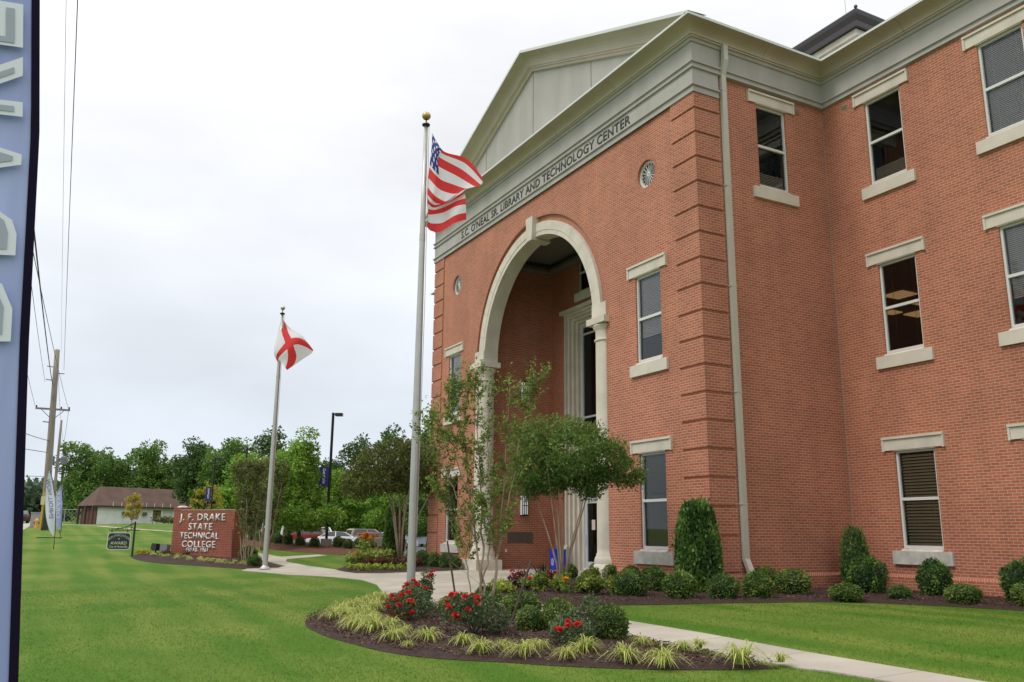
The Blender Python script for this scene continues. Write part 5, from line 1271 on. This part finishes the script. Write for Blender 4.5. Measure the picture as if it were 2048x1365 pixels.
def rrect(x0, x1, z0_, z1, r, n=6):
    o = []
    for cx, cz, a0 in ((x1-r, z1-r, 0), (x0+r, z1-r, PI/2), (x0+r, z0_+r, PI), (x1-r, z0_+r, 1.5*PI)): o += [(cx+r*math.cos(a0+PI/2*i/n), cz+r*math.sin(a0+PI/2*i/n)) for i in range(n+1)]
    return o
m_ = MB(); m_.prism(rrect(-1.0, -.12, .26, .95, .12), 'y', -.022, .022); pn_ = m_.build('panel', WHITE, t)
m_ = MB(); m_.prism(rrect(-.975, -.145, .285, .925, .10), 'y', -.027, -.0225); m_.build('face', mat('dark_green_sign', (.012, .032, .030), .5), pn_)
m_ = MB(); [m_.box(x-.02, x+.02, -.012, .012, .95, 1.03) for x in (-.86, -.26)]; m_.build('hanger', BLACK, t)
CREAM = mat('cream_letter', (.62, .57, .40), .6)
for body, wd_, hh, zz in (('AWARD', .62, .125, .47), ('City of Huntsville', .70, .085, .345)):
    me_ = text(body, hh, 0, 1, offset=.01); k = wd_/text_width(me_)
    for v in me_.vertices: v.co.x *= k
    put_text('lettering', me_, CREAM, t, (-.56, -.0285, zz), (1, 0, 0), (0, 0, 1))
me_ = text('BEAUTIFICATION', .085, 0, 1); k = .86/text_width(me_)
for v in me_.vertices:                                    # lettering bent along an arch
    a = v.co.x*k/.52; r = .52+v.co.y; v.co.x = r*math.sin(a); v.co.y = r*math.cos(a)-.52
put_text('lettering', me_, CREAM, t, (-.56, -.0285, .80), (1, 0, 0), (0, 0, 1))
m_ = MB(); m_.poly([(-.56+.04*math.sin(i*PI/5)*(1 if i % 2 == 0 else .45), -.0285, .70+.04*math.cos(i*PI/5)*(1 if i % 2 == 0 else .45)) for i in range(10)]); m_.build('emblem', CREAM, t)

# lamp posts and pole banners
def lamp(label, x, y, ztop, arm=1, base=True, r_=.055):
    l = gp(x, y); h = ztop-l[2]; t = thing('lamp_post', label, 'lamp post', l)
    m_ = MB(); m_.box(-r_, r_, -r_, r_, .0, h); m_.build('pole', BLACK, t)
    if base: m_ = MB(); m_.lathe([(.27, -.2), (.27, .40), (.25, .42), (.02, .42)], n=20); m_.build('concrete_base', CONC, t)
    d = RH*arm; m_ = MB(); a = Vector(d); s_ = Vector(FH)
    def blk(u0, u1, w_, z0_, z1):
        P = [a*u+s_*v for u, v in ((u0, -w_), (u1, -w_), (u1, w_), (u0, w_))]; m_.prism([(p.x, p.y) for p in P], 'z', z0_, z1)
    blk(.04, .14, .03, h-.10, h-.05); blk(.12, .48 if base else .36, .14 if base else .09, h-.17 if base else h-.13, h-.02); m_.build('head', BLACK, t); return t
lamp('black lamp post with concrete base and dark blue banner near the white sedan', -26.35, -1.34, 7.31)
lamp('thin black lamp post carrying the small banner behind the yellow leaved tree', -33.1, -5.75, 5.32, base=False, r_=.035); lamp('plain black lamp post rising out of the trees left of the second flag pole', -31.9, -4.34, 5.85, base=False, r_=.035)
lamp('slender dark lamp post between the big flag pole and the building', -26.5, 4.3, 4.2, base=False)
def pole_banner(label, x, y, z0_, z1, wd_):
    t = thing('pole_banner', label, 'banner', (x, y, z0_), math.atan2(RH[1], RH[0])); h = z1-z0_
    m_ = MB(); m_.box(-wd_, -.07, -.006, .006, 0, h); m_.build('cloth', NAVY, t)
    m_ = MB(); [m_.box(-wd_-.02, -.05, -.012, .012, z, z+.025) for z in (-.026, h+.001)]; m_.build('bracket', BLACK, t)
    for i, ch in enumerate('DRAKE'):
        me_ = text(ch, h*.145, 0, 1.15, offset=.012); put_text('lettering', me_, WHITE, t, (-wd_*.55, -.0085, h*(.80-.165*i)), (1, 0, 0), (0, 0, 1))
pole_banner('dark blue banner reading DRAKE downward on the lamp post by the white sedan', -26.35, -1.34, 3.67, 4.58, .52); pole_banner('small dark blue banner on the lamp post above the brick sign', -33.1, -5.75, 3.05, 3.72, .36)
#@@END_SIGNS

# ================================================================== feather banners
VW = [(1.18, -13.716), (1.9, -13.780), (2.42, -13.817), (2.76, -13.855), (3.4, -13.96), (3.9, -14.14), (4.1, -14.4)]
XB = 13.555
t = thing('feather_banner', 'large blue feather banner with white outlined lettering cut by the left photo edge', 'banner', (XB, -13.68, 0))
def edge(z): return float(np.interp(z, [.0, .6]+[a for a, _ in VW], [-13.66, -13.675]+[b for _, b in VW]))+13.68
m_ = MB(); m_.tube([(0, edge(z), z) for z in (-.02, .3, .6, .9, 1.2, 1.55, 1.9, 2.2, 2.42, 2.76, 3.1, 3.4, 3.9, 4.1)], [.006]*14, 8); m_.build('pole', BLACK, t)
m_ = MB(); zs = np.linspace(.45, 4.05, 40)
for a, b in zip(zs[:-1], zs[1:]):
    m_.poly([(.008, edge(a)+.006, a), (.008, edge(b)+.006, b), (.009, edge(b)-.012, b), (.009, edge(a)-.012, a)]); m_.poly([(-.008, edge(a)+.006, a), (-.008, edge(a)-.012, a), (-.008, edge(b)-.012, b), (-.008, edge(b)+.006, b)])
m_.build('pole_sleeve', DKVINYL, t)
m_ = MB()
def left(z): return -.78*min(1, max(.02, (z-.35)/1.1))**.6*min(1, max(.0, (4.12-z)/.9))**.5
cols = 10
for a, b in zip(zs[:-1], zs[1:]):
    for i in range(cols):
        def q(z, f): y = edge(z)-.012+(left(z))*f; return (.006+.012*math.sin(f*6+z*1.7)*f, y, z)
        m_.poly([q(a, i/cols), q(b, i/cols), q(b, (i+1)/cols), q(a, (i+1)/cols)])
m_.build('cloth', VINYL, t, smooth='all')
GREYL = mat('banner_letter_fill', (.36, .40, .47), .6)
for off, mt, dx in ((.020, mat('banner_letter_edge', (.74, .77, .83), .6), .0215), (-.022, GREYL, .0235)):
    me_ = text('DRAKE', .30, 0, 1, shear=.18, spacing=1.02, offset=off); k = (.82+.035*(off > 0))/text_width(me_)
    for v in me_.vertices:
        s_ = v.co.x*k; v.co.x = s_
    # reads upwards on the far face, so it shows mirrored from here: x up, y towards the pole
    M4 = Matrix(((0, 0, 1, dx), (0, 1, 0, 0), (1, 0, 0, 2.30), (0, 0, 0, 1)))
    me_.transform(M4)
    for v in me_.vertices: v.co.y = edge(v.co.z)-.318+v.co.y*1.0
    me_.materials.clear(); me_.materials.append(mt); link('lettering', me_, t)
m_ = MB(); m_.box(-.3, .3, -.02, .02, 0, .02); m_.box(-.02, .02, -.3, .3, .021, .04); m_.build('base', BLACK, t)

def feather(label, x, y, h, w_, m_c, bend, word=None, crossbar=True):
    t = thing('feather_banner', label, 'banner', gp(x, y), math.atan2(RH[1], RH[0])+.35)
    P = lambda f: (bend*(f**2.2), 0, h*f)
    m_ = MB(); m_.tube([P(f) for f in np.linspace(0, 1, 10)], .016, 6); m_.build('pole', BLACK, t)
    c = MB(); fs = np.linspace(.17, 1, 26)
    def wdt(f): return -w_*math.sin(PI*min(1, max(0, (f-.16)/.86))**.8)**.75
    for a, b in zip(fs[:-1], fs[1:]):
        for i in range(4):
            q = lambda f, g: (P(f)[0]+wdt(f)*g, .02*math.sin(g*3+f*8), P(f)[2]); c.poly([q(a, i/4), q(a, (i+1)/4), q(b, (i+1)/4), q(b, i/4)])
    c.build('cloth', m_c, t, smooth='all')
    if word:
        me_ = text(word, w_*.42, 0, 1, spacing=1.0); k = h*.50/text_width(me_)
        for v in me_.vertices:
            s_, u_ = v.co.x*k, v.co.y; f = .64+s_/h; v.co = (P(f)[0]-w_*.62+u_, -.035, h*f)
        me_.materials.clear(); me_.materials.append(mat('banner_word', (.10, .12, .33), .6) if m_c is VINYLW else WHITE); link('lettering', me_, t)
    if crossbar:
        m_ = MB(); m_.box(-.72, .30, -.02, .02, h*.14, h*.15); m_.build('crossbar', BLACK, t)
feather('white feather banner reading upward, nearest on the left lawn', -27.82, -13.08, 3.4, .40, VINYLW, -.5, 'ENROLL NOW')
feather('blue feather banner behind the white one on the left lawn', -37.9, -12.68, 2.85, .46, VINYL, -.22, 'DRAKE', False)
feather('second white feather banner, half hidden behind the blue one', -44.5, -12.62, 2.95, .40, VINYLW, -.12, None, False)

# ================================================================== utility poles and wires
def upole(label, x, y, ztop, lean, r_, arms=True, m_c=POLEW, trans=False):
    l = gp(x, y, -.1); h = ztop-l[2]; t = thing('utility_pole', label, 'utility pole', l)
    m_ = MB(); m_.tube([(0, lean*f, h*f) for f in np.linspace(0, 1, 7)], [r_*(1-.38*f) for f in np.linspace(0, 1, 7)], 10); m_.build('shaft', m_c, t, smooth='all')
    if arms:
        f = .665; m_ = MB(); m_.box(-.06, .06, lean*f-1.05, lean*f+1.05, h*f-.07, h*f+.05); m_.build('crossarm', m_c, t)
        for s_ in (-1, 1):
            b = MB(); b.tube([(.05, lean*f+s_*.7, h*f-.06), (.05, lean*.6, h*f-.75)], .02, 4); b.build('brace', BLACK, t)
        for f, s_ in ((.665, -1.0), (.665, .98), (.665, .5)): 
            b = MB(); b.lathe([(.04, 0), (.06, .05), (.04, .1), (.05, .14)], (0, lean*.665+s_, h*f+.055), 8); b.build('insulator', BLACK, t)
        for f, s_ in ((.90, -1), (.865, 1), (.825, -1), (.59, -1)):
            b = MB(); b.tube([(0, lean*f, h*f), (0, lean*f+s_*.55, h*f+.03)], .035, 6); b.build('standoff', m_c if f > .6 else BLACK, t)
    if trans:
        for s_ in (-1, 1):
            b = MB(); b.lathe([(.3, 0), (.33, .05), (.33, .85), (.25, .95), (.05, 1.0)], (0, s_*.62+lean*.6, h*.57), 12); b.build('transformer', mat('transformer_grey', (.16, .17, .18), .5), t)
    return t, l, h
UA = upole('nearest leaning wooden utility pole with a crossarm at the left', -50.45, -13.45, 13.59, -.56, .26)
b = MB(); b.box(-.35+.6, -.18+.6, -.30, -.20, .05, 2.6); b.build('guy_guard', YELL, UA[0]); b = MB(); b.tube([(0, 0, .1), (0, -.015, 1.9)], [.265, .262], 10); b.build('sleeve', mat('dark_sleeve', (.03, .05, .035), .7), UA[0])
b = MB(); b.box(.60, .62, -.40, -.16, 1.75, 2.3); b.build('notice_plate', mat('pale_yellow_sign', (.62, .60, .36), .6), UA[0])
upole('second wooden utility pole with two transformers, behind the nearest one', -94, -12.65, 13.5, -.25, .19, False, POLEW, True)
upole('thin dark utility pole, third in the row at the left', -134, -11.35, 13.9, -.3, .25, True, mat('dark_pole_wood', (.06, .05, .05), .9))
upole('far grey utility pole at the end of the row', -190, -10.2, 13.2, .0, .25, True)
upole('plain leaning wooden pole behind the brown roofed house', -133, -1.1, 12.0, .55, .20, False)
WIRE = mat('wire_black', (.015, .015, .018), .5)
def wire(label, a, b, sag, r_):
    a, b = Vector(a), Vector(b); m_ = MB(); pts = []
    for i in range(25):
        f = i/24; p = a.lerp(b, f); p.z -= sag*4*f*(1-f); pts.append(p)
    m_.tube(pts, r_, 4, cap=False); tag(m_.build('overhead_wire', WIRE), label, 'wire')
E1 = 24.0
wire('single wire running up the sky, right of the others', (-50.45, -13.45, 12.2), (E1, -14.62, 12.0), .25, .010)
wire('very faint thin wire beside the single sky wire', (-50.45, -13.75, 13.5), (E1, -14.85, 12.1), .25, .005)
wire('thick dark cable nearest the edge of the blue banner', (-50.5, -14.05, 11.2), (E1, -15.3, 8.6), .45, .022)
wire('thin wire left of the thick dark cable', (-50.5, -14.5, 11.3), (E1, -15.45, 8.9), .4, .010)
wire('thin wire sloping behind the blue banner to the crossarm', (-50.45, -14.9, 9.6), (E1, -15.9, 9.0), .5, .010)
wire('lower thin wire sloping behind the blue banner', (-50.45, -12.9, 9.6), (E1, -15.95, 8.2), .5, .010)
wire('drooping service cable left of the nearest utility pole', (-50.45, -13.8, 7.3), (24, -23.1, 8.6), 1.5, .02)
wire('second drooping service cable crossing left of the pole', (-50.45, -13.75, 6.5), (-38, -55, 12.5), .5, .02)
wire('flat wire crossing the road behind the nearest pole', (-50.45, -13.7, 4.9), (-54, -60, 6.5), .4, .015)
wire('upper wire from the nearest pole to the transformer pole', (-50.45, -13.95, 13.4), (-94, -12.9, 13.4), .5, .012)
wire('crossarm wire from the nearest pole to the transformer pole', (-50.45, -12.85, 9.7), (-94, -12.4, 9.9), .5, .012)
wire('wire from the transformer pole to the thin dark pole', (-94, -12.9, 13.3), (-134, -11.6, 13.7), .5, .012)

# ================================================================== house across the lawn
e_ = Vector((-.333, .943, 0))
HA = Vector((-102.1, -7.75, 1.95))
t = thing('white_house', 'low white house with a long brown hipped roof at the far end of the lawn', 'house', HA, math.atan2(e_.y, e_.x))
# local: x along the front to the right, -y towards the lawn (front), +y behind
sgn = 1
HL, HD = 14.5, 4.6
m_ = MB(); m_.box(0, HL, 0, HD, -.6, 2.35, skip='f')
ho = [(4.25, 5.15, .75, 1.75), (6.95, 8.0, .60, 1.95), (8.3, 9.5, .0, 2.0)]
mm = MB(); A = sorted({0, HL, *[q for h in ho for q in h[:2]]}); Z = sorted({-.6, 2.35, *[q for h in ho for q in h[2:]]})
for p, q in zip(A[:-1], A[1:]):
    for r, s in zip(Z[:-1], Z[1:]):
        if any(h[0] < (p+q)/2 < h[1] and h[2] < (r+s)/2 < h[3] for h in ho): continue
        m_.poly([(p, 0, r), (q, 0, r), (q, 0, s), (p, 0, s)])
m_.build('wall', mat('white_block', (.82, .82, .83), .8, col2=(.88, .88, .89), noise=.10, nscale=1.2), t)
for i, h in enumerate(ho):
    m_ = MB(); x0, x1, z0, z1 = h
    if i < 2:
        m_.box(x0, x1, .10, .14, z0, z1); o = m_.build('window', mat('boarded_window', (.42, .31, .10), .6, col2=(.16, .12, .05), nscale=1.4, noise=.2), t)
        g = MB(); [g.box(x, x+.05, .04, .09, z0+.002, z1-.002) for x in np.linspace(x0, x1-.05, 3)]; [g.box(x0+.06, x1-.06, .05, .085, z, z+.04) for z in np.linspace(z0+.1, z1-.14, 4)]; g.build('frame', BLACK if i else FRAME, o)
    else:
        m_.box(x0, x1, .08, .14, z0, .85); m_.box(x0, x1, .08, .14, 1.1, z1); m_.box(x0, x1, .15, .2, .8, 1.2); o = m_.build('garage_door', WHITE, t)
        g = MB(); g.box(x0+.15, x1-.15, .13, .149, .851, 1.099); g.build('gap', BLACK, o)
for x in (3.0, 5.55):
    m_ = MB(); m_.box(x, x+.5, -.35, .0, 1.25, 1.65); [m_.box(x+.05, x+.45, -.365, -.351, 1.28+.065*k, 1.31+.065*k) for k in range(5)]; m_.build('air_conditioner', mat('ac_grey', (.15, .12, .11), .6), t)
m_ = MB(); ov = .4; zE, zR = 2.32, 4.75; yl = 7.0
x0, x1, y0, y1 = -ov-.2, HL+ov, -ov, HD+ov; ym = (y0+y1)/2; xr0, xr1 = x0+1.5, x1-1.5
m_.poly([(x0, y0, zE), (x1, y0, zE), (xr1, ym, zR), (xr0, ym, zR)]); m_.poly([(x1, y1, zE), (x0, y1, zE), (xr0, ym, zR), (xr1, ym, zR)]); m_.poly([(x0, y1, zE), (x0, y0, zE), (xr0, ym, zR)]); m_.poly([(x1, y0, zE), (x1, y1, zE), (xr1, ym, zR)])
m_.poly([(x0, y0, zE-.02), (x0, y1, zE-.02), (x1, y1, zE-.02), (x1, y0, zE-.02)])
m_.build('roof', mat('brown_shingle', (.105, .062, .047), .9, noise=.18, nscale=.9, bump=.2, bscale=8), t)
m_ = MB(); m_.box(x0, x1, y0-.02, y0-.001, zE-.18, zE+.03); m_.build('fascia', mat('fascia_brown', (.07, .045, .04), .8), t)
for i in range(8):
    m_ = MB(); m_.box(1.6+1.05*i, 1.65+1.05*i, y0-.06, y0-.02, zE+.0, zE+.5); m_.build('roof_bracket', WHITE, t)
for x, y in ((-.5, .1), (-.5, 2.3), (-.5, 4.4)):
    m_ = MB(); m_.box(x-.12, x+.12, y-.12, y+.12, -.7, zE-.03); m_.build('porch_post', mat('brown_post', (.09, .055, .045), .8), t)
m_ = MB(); m_.box(-.08, -.005, -.02, HD, -.6, 2.30); m_.build('porch_shade', mat('dark_red_porch_shade', (.14, .055, .045), .8), t)  # dark red sheet over the white end, stands for shade in the open porch
lb_rng = np.random.RandomState(5)
for i, (x, y) in enumerate(((-72, -3.6), (-74.5, -2.2), (-70, -4.6), (-66, -3.3))):
    softplant('weed_clump', 'rough weedy growth along the foot of the white house', x-24, y+3.2, 2.2, .75, OLIVE, .25, 260, 400+i, group='weeds by the white house')
t = thing('chain_link_fence', 'chain link fence beyond the lawn left of the white house', 'fence', (0, 0, 0))
fa, fb = Vector((-112, -12.6, 0)), Vector((-112, -6.4, 0))
for i in range(5):
    p = fa.lerp(fb, i/4); z = float(gz(p.x, p.y)); m_ = MB(); m_.tube([(p.x, p.y, z-.1), (p.x, p.y, z+1.85)], .05, 6); m_.build('post', ALU, t)
m_ = MB(); z = float(gz(-112, -9)); m_.tube([(-112, -12.6, z+1.8), (-112, -6.4, z+1.8)], .03, 5); m_.build('rail', ALU, t)
m_ = MB(); [m_.tube([(-112, -12.6+k*.16, z-.1), (-112, -12.6+k*.16+1.8, z+1.8)], .008, 3, cap=False) for k in range(-10, 39, 3)]; [m_.tube([(-112, -12.6+k*.16+1.8, z-.1), (-112, -12.6+k*.16, z+1.8)], .008, 3, cap=False) for k in range(-10, 39, 3)]; m_.build('mesh', ALU, t)
m_ = MB(); m_.tube([(-108, -9.6, float(gz(-108, -9.6))), (-108, -9.6, float(gz(-108, -9.6))+2.1)], .13, 8); tag(m_.build('bollard', YELL), 'tall yellow post beside the house porch', 'bollard')
t = thing('fire_hydrant', 'small yellow fire hydrant near the nearest utility pole', 'hydrant', gp(-55, -13.95))
m_ = MB(); m_.lathe([(.14, 0), (.14, .05), (.10, .07), (.10, .45), (.13, .47), (.13, .5), (.09, .6), (.03, .66), (.03, .72)], n=12); m_.build('body', YELL, t, smooth=True); m_ = MB(); m_.tube([(0, -.2, .36), (0, .2, .36)], .06, 8); m_.build('outlet', mat('hydrant_red', (.4, .06, .03), .6), t)
t = thing('utility_cabinet', 'grey metal cabinet by the sidewalk left of the utility pole', 'cabinet', gp(-56.2, -14.05)); m_ = MB(); m_.box(-.3, .3, -.32, .32, 0, 1.0); m_.build('body', mat('cabinet_grey', (.33, .34, .34), .6), t); m_ = MB(); m_.box(-.34, .34, -.36, .36, 1.003, 1.06); m_.build('lid', mat('cabinet_grey'  , (.33, .34, .34), .6), t)
# wooded hill far off at the left
hr = np.random.RandomState(88); bm_ = []
for i in range(900):
    y = hr.uniform(-75, 20); x = -385+hr.uniform(-30, 30); top = 17.5+3*math.sin(y*.06+1)+2*math.sin(y*.17); bm_.append((x, y, hr.uniform(3, top)))
P, Dr, cv = clumps(hr, np.array(bm_), 4.0, 20, .8)
tag(link('wooded_hill', leaf_mesh('wooded_hill', leafmat('far_wood', (.055, .095, .055), (.12, .17, .085)), P, Dr, 2.2, 1.6, 6, cv)), 'low wooded hill on the horizon left of the house', 'woodland', kind='stuff')
m_ = MB(); xs = np.linspace(-120, 60, 30)
for a, b in zip(xs[:-1], xs[1:]):
    f = lambda y: 15+3*math.sin(y*.06+1)
    m_.poly([(-400, a, 0), (-400, b, 0), (-400, b, f(b)), (-400, a, f(a))]); m_.poly([(-400, a, f(a)), (-400, b, f(b)), (-470, b, 2), (-470, a, 2)])
tag(m_.build('hill', mat('hill_green', (.06, .09, .05), .95)), kind='structure')

# ================================================================== cars
def car(name, label, cat, x, y, heading, kind, paint, z=None):
    """profile-built car, front towards +x in local axes"""
    l = gp(x, y, .015) if z is None else (x, y, z); t = thing(name, label, cat, l, heading)
    if kind == 'sedan':
        L, W_, body = 4.7, 1.78, [(-2.35,.42),(-2.34,.78),(-2.25,.98),(-1.75,1.02),(1.05,.98),(1.85,.88),(2.28,.70),(2.35,.50),(2.30,.28),(-2.28,.28)]
        cab = [(-1.80,1.02),(-1.15,1.40),(-.35,1.47),(.25,1.42),(1.10,.98)]
    elif kind == 'suv':
        L, W_, body = 4.8, 1.86, [(-2.35,.45),(-2.36,.95),(-2.30,1.10),(1.00,1.10),(1.9,1.05),(2.30,.92),(2.38,.55),(2.3,.36),(-2.3,.36)]
        cab = [(-2.30,1.10),(-2.10,1.68),(-1.9,1.76),(.10,1.74),(.95,1.10)]
    else:
        L, W_, body = 5.4, 1.95, [(-2.7,.55),(-2.7,1.12),(-.55,1.12),(1.25,1.14),(2.1,1.08),(2.6,.95),(2.68,.6),(2.6,.42),(-2.65,.42)]
        cab = [(-.55,1.12),(-.45,1.80),(.35,1.84),(1.25,1.14)]
    m_ = MB(); hw = W_/2
    def loft(prof, w0, w1, z0, z1):
        wf_ = lambda z: w0+(w1-w0)*max(0, min(1, (z-z0)/(z1-z0)))
        n = len(prof)
        for i in range(n):
            (xa, za), (xb, zb) = prof[i], prof[(i+1) % n]
            m_.poly([(xa, -wf_(za), za), (xa, wf_(za), za), (xb, wf_(zb), zb), (xb, -wf_(zb), zb)])
        m_.poly([(x_, -wf_(z_), z_) for x_, z_ in prof]); m_.poly([(x_, wf_(z_), z_) for x_, z_ in reversed(prof)])
    loft(body, hw, hw*.95, .6, 1.1)
    zt = max(q[1] for q in cab); zb_ = cab[0][1]
    loft([(x_, z_+(.002 if z_ == zb_ else 0)) for x_, z_ in cab], hw*.93, hw*.74, zb_, zt)
    o_ = m_.build('body', paint, t)
    bv = o_.modifiers.new('bevel', 'BEVEL'); bv.width = .05; bv.segments = 2; bv.limit_method = 'ANGLE'; bv.angle_limit = .5
    g = MB(); mx_ = sum(q[0] for q in cab)/len(cab)
    def inset(p, kx, kz): return (mx_+(p[0]-mx_)*kx, zb_+.06+(p[1]-zb_)*kz)
    gi = [inset(p, .86, .84) for p in cab]; wf_ = lambda z: hw*.93+(hw*.74-hw*.93)*(z-zb_)/(zt-zb_)
    for s_ in (-1, 1):
        xs = [q[0] for q in gi]; x_m = (min(xs)+max(xs))/2
        for a, b in ((min(xs), x_m-.04), (x_m+.04, max(xs))):
            cols_ = np.linspace(a, b, 8)
            def top(x): 
                pts = sorted(gi); return float(np.interp(x, [p[0] for p in pts], [p[1] for p in pts]))
            g = MB()
            for c, d in zip(cols_[:-1], cols_[1:]):
                zlo = zb_+.06
                q = [(c, zlo), (d, zlo), (d, max(zlo+.01, top(d))), (c, max(zlo+.01, top(c)))]
                q3 = [(x_, s_*(wf_(z_)+.008), z_) for x_, z_ in q]; g.poly(q3 if s_ < 0 else q3[::-1])
            g.build('side_window', GLC, t)
    for nm, (a, b) in (('windscreen', (cab[-1], cab[-2])), ('rear_window', (cab[0], cab[1]))):
        g = MB(); sx = .012 if nm == 'windscreen' else -.012
        pa = (a[0]+(b[0]-a[0])*.10+sx, a[1]+(b[1]-a[1])*.10+.01); pb = (a[0]+(b[0]-a[0])*.90+sx, a[1]+(b[1]-a[1])*.90+.01); wa, wb = wf_(pa[1])*.86, wf_(pb[1])*.86
        g.poly([(pa[0], -wa, pa[1]), (pa[0], wa, pa[1]), (pb[0], wb, pb[1]), (pb[0], -wb, pb[1])]); g.build(nm, GLC, t)
    for sx in (1, -1):
        for sy in (1, -1):
            m_ = MB(); cx = sx*L*.30; r_ = .33 if kind == 'sedan' else .38
            m_.tube([(cx, sy*(hw-.20), r_), (cx, sy*(hw+.012), r_)], r_, 16); wh = m_.build('wheel', mat('tyre', (.02, .02, .02), .8), t)
            m_ = MB(); m_.tube([(cx, sy*(hw+.0125), r_), (cx, sy*(hw+.02), r_)], r_*.62, 10); m_.build('rim', mat('rim_grey', (.4, .4, .42), .35, metal=.6), wh)
    for sy in (1, -1):
        zl = .72 if kind == 'sedan' else .9
        m_ = MB(); xf = L/2-.07; m_.box(xf, xf+.06, min(sy*hw*.52, sy*hw*.88), max(sy*hw*.52, sy*hw*.88), zl-.09, zl+.06); m_.build('headlight', mat('headlight', (.6, .62, .64), .2), t)
        m_ = MB(); m_.box(-L/2-.015, -L/2+.09, min(sy*hw*.62, sy*hw*.965), max(sy*hw*.62, sy*hw*.965), zl-.02, zl+.17); m_.build('tail_light', mat('tail_light', (.45, .02, .02), .3), t)
    return t
GLC = mat('car_window', (.035, .04, .045), .06, spec=.9)
WPAINT = mat('white_car_paint', (.78, .79, .80), .25); RPAINT = mat('red_car_paint', (.22, .02, .02), .3); TPAINT = mat('tan_car_paint', (.36, .29, .215), .3); BPAINT = mat('bronze_car_paint', (.24, .19, .145), .3, metal=.3); SPAINT = mat('silver_car_paint', (.50, .53, .58), .3, metal=.3)
side = math.atan2(.958, .286)                              # left to right across the view there
car('parked_car', 'white sedan parked just behind the lamp post', 'car', -53.2, 6.9, side+PI, 'sedan', WPAINT)
car('parked_car', 'dark red car mostly hidden behind the white sedan', 'car', -57.2, 5.6, side+PI+.1, 'sedan', RPAINT)
car('parked_pickup', 'white pickup truck with its cab showing above the white sedan', 'pickup truck', -65.5, 9.6, side-PI/2+.25, 'pickup', WPAINT)
car('parked_suv', 'tan utility vehicle with white roof pillars parked at the back of the lot', 'suv', -61.0, 13.0, side+.35, 'suv', TPAINT)
car('parked_car', 'bronze sedan in front of the tan utility vehicle', 'car', -55.6, 11.7, side+.25, 'sedan', BPAINT)
car('parked_car', 'silver sedan seen from behind beside the dark holly cone', 'car', -56.5, 13.2, side+.55, 'sedan', SPAINT)
car('parked_car', 'pale car partly hidden behind the big flag pole by the building', 'car', -72, 22.2, side+.1, 'sedan', SPAINT)
car('road_car', 'white vehicle on the road at the far left', 'car', -118, -17.3, PI, 'suv', WPAINT)
car('road_car', 'dark car with red tail lights on the road at the far left', 'car', -104, -15.9, PI+.05, 'sedan', mat('black_car_paint', (.03, .03, .035), .25))
for i, (x, y, lb) in enumerate(((-60.3, 3.0, 'plain white parking post at the edge of the lot'), (-59.5, 4.4, 'white parking post leaning, right of the upright one'), (-58.5, 18.9, 'white post beside the building corner in the parking lot'))):
    l = gp(x, y); m_ = MB(); m_.tube([(l[0], l[1], l[2]), (l[0], l[1]+(.15 if i == 1 else 0), l[2]+1.5)], .09, 8); tag(m_.build('parking_post', WHITE), lb, 'post')
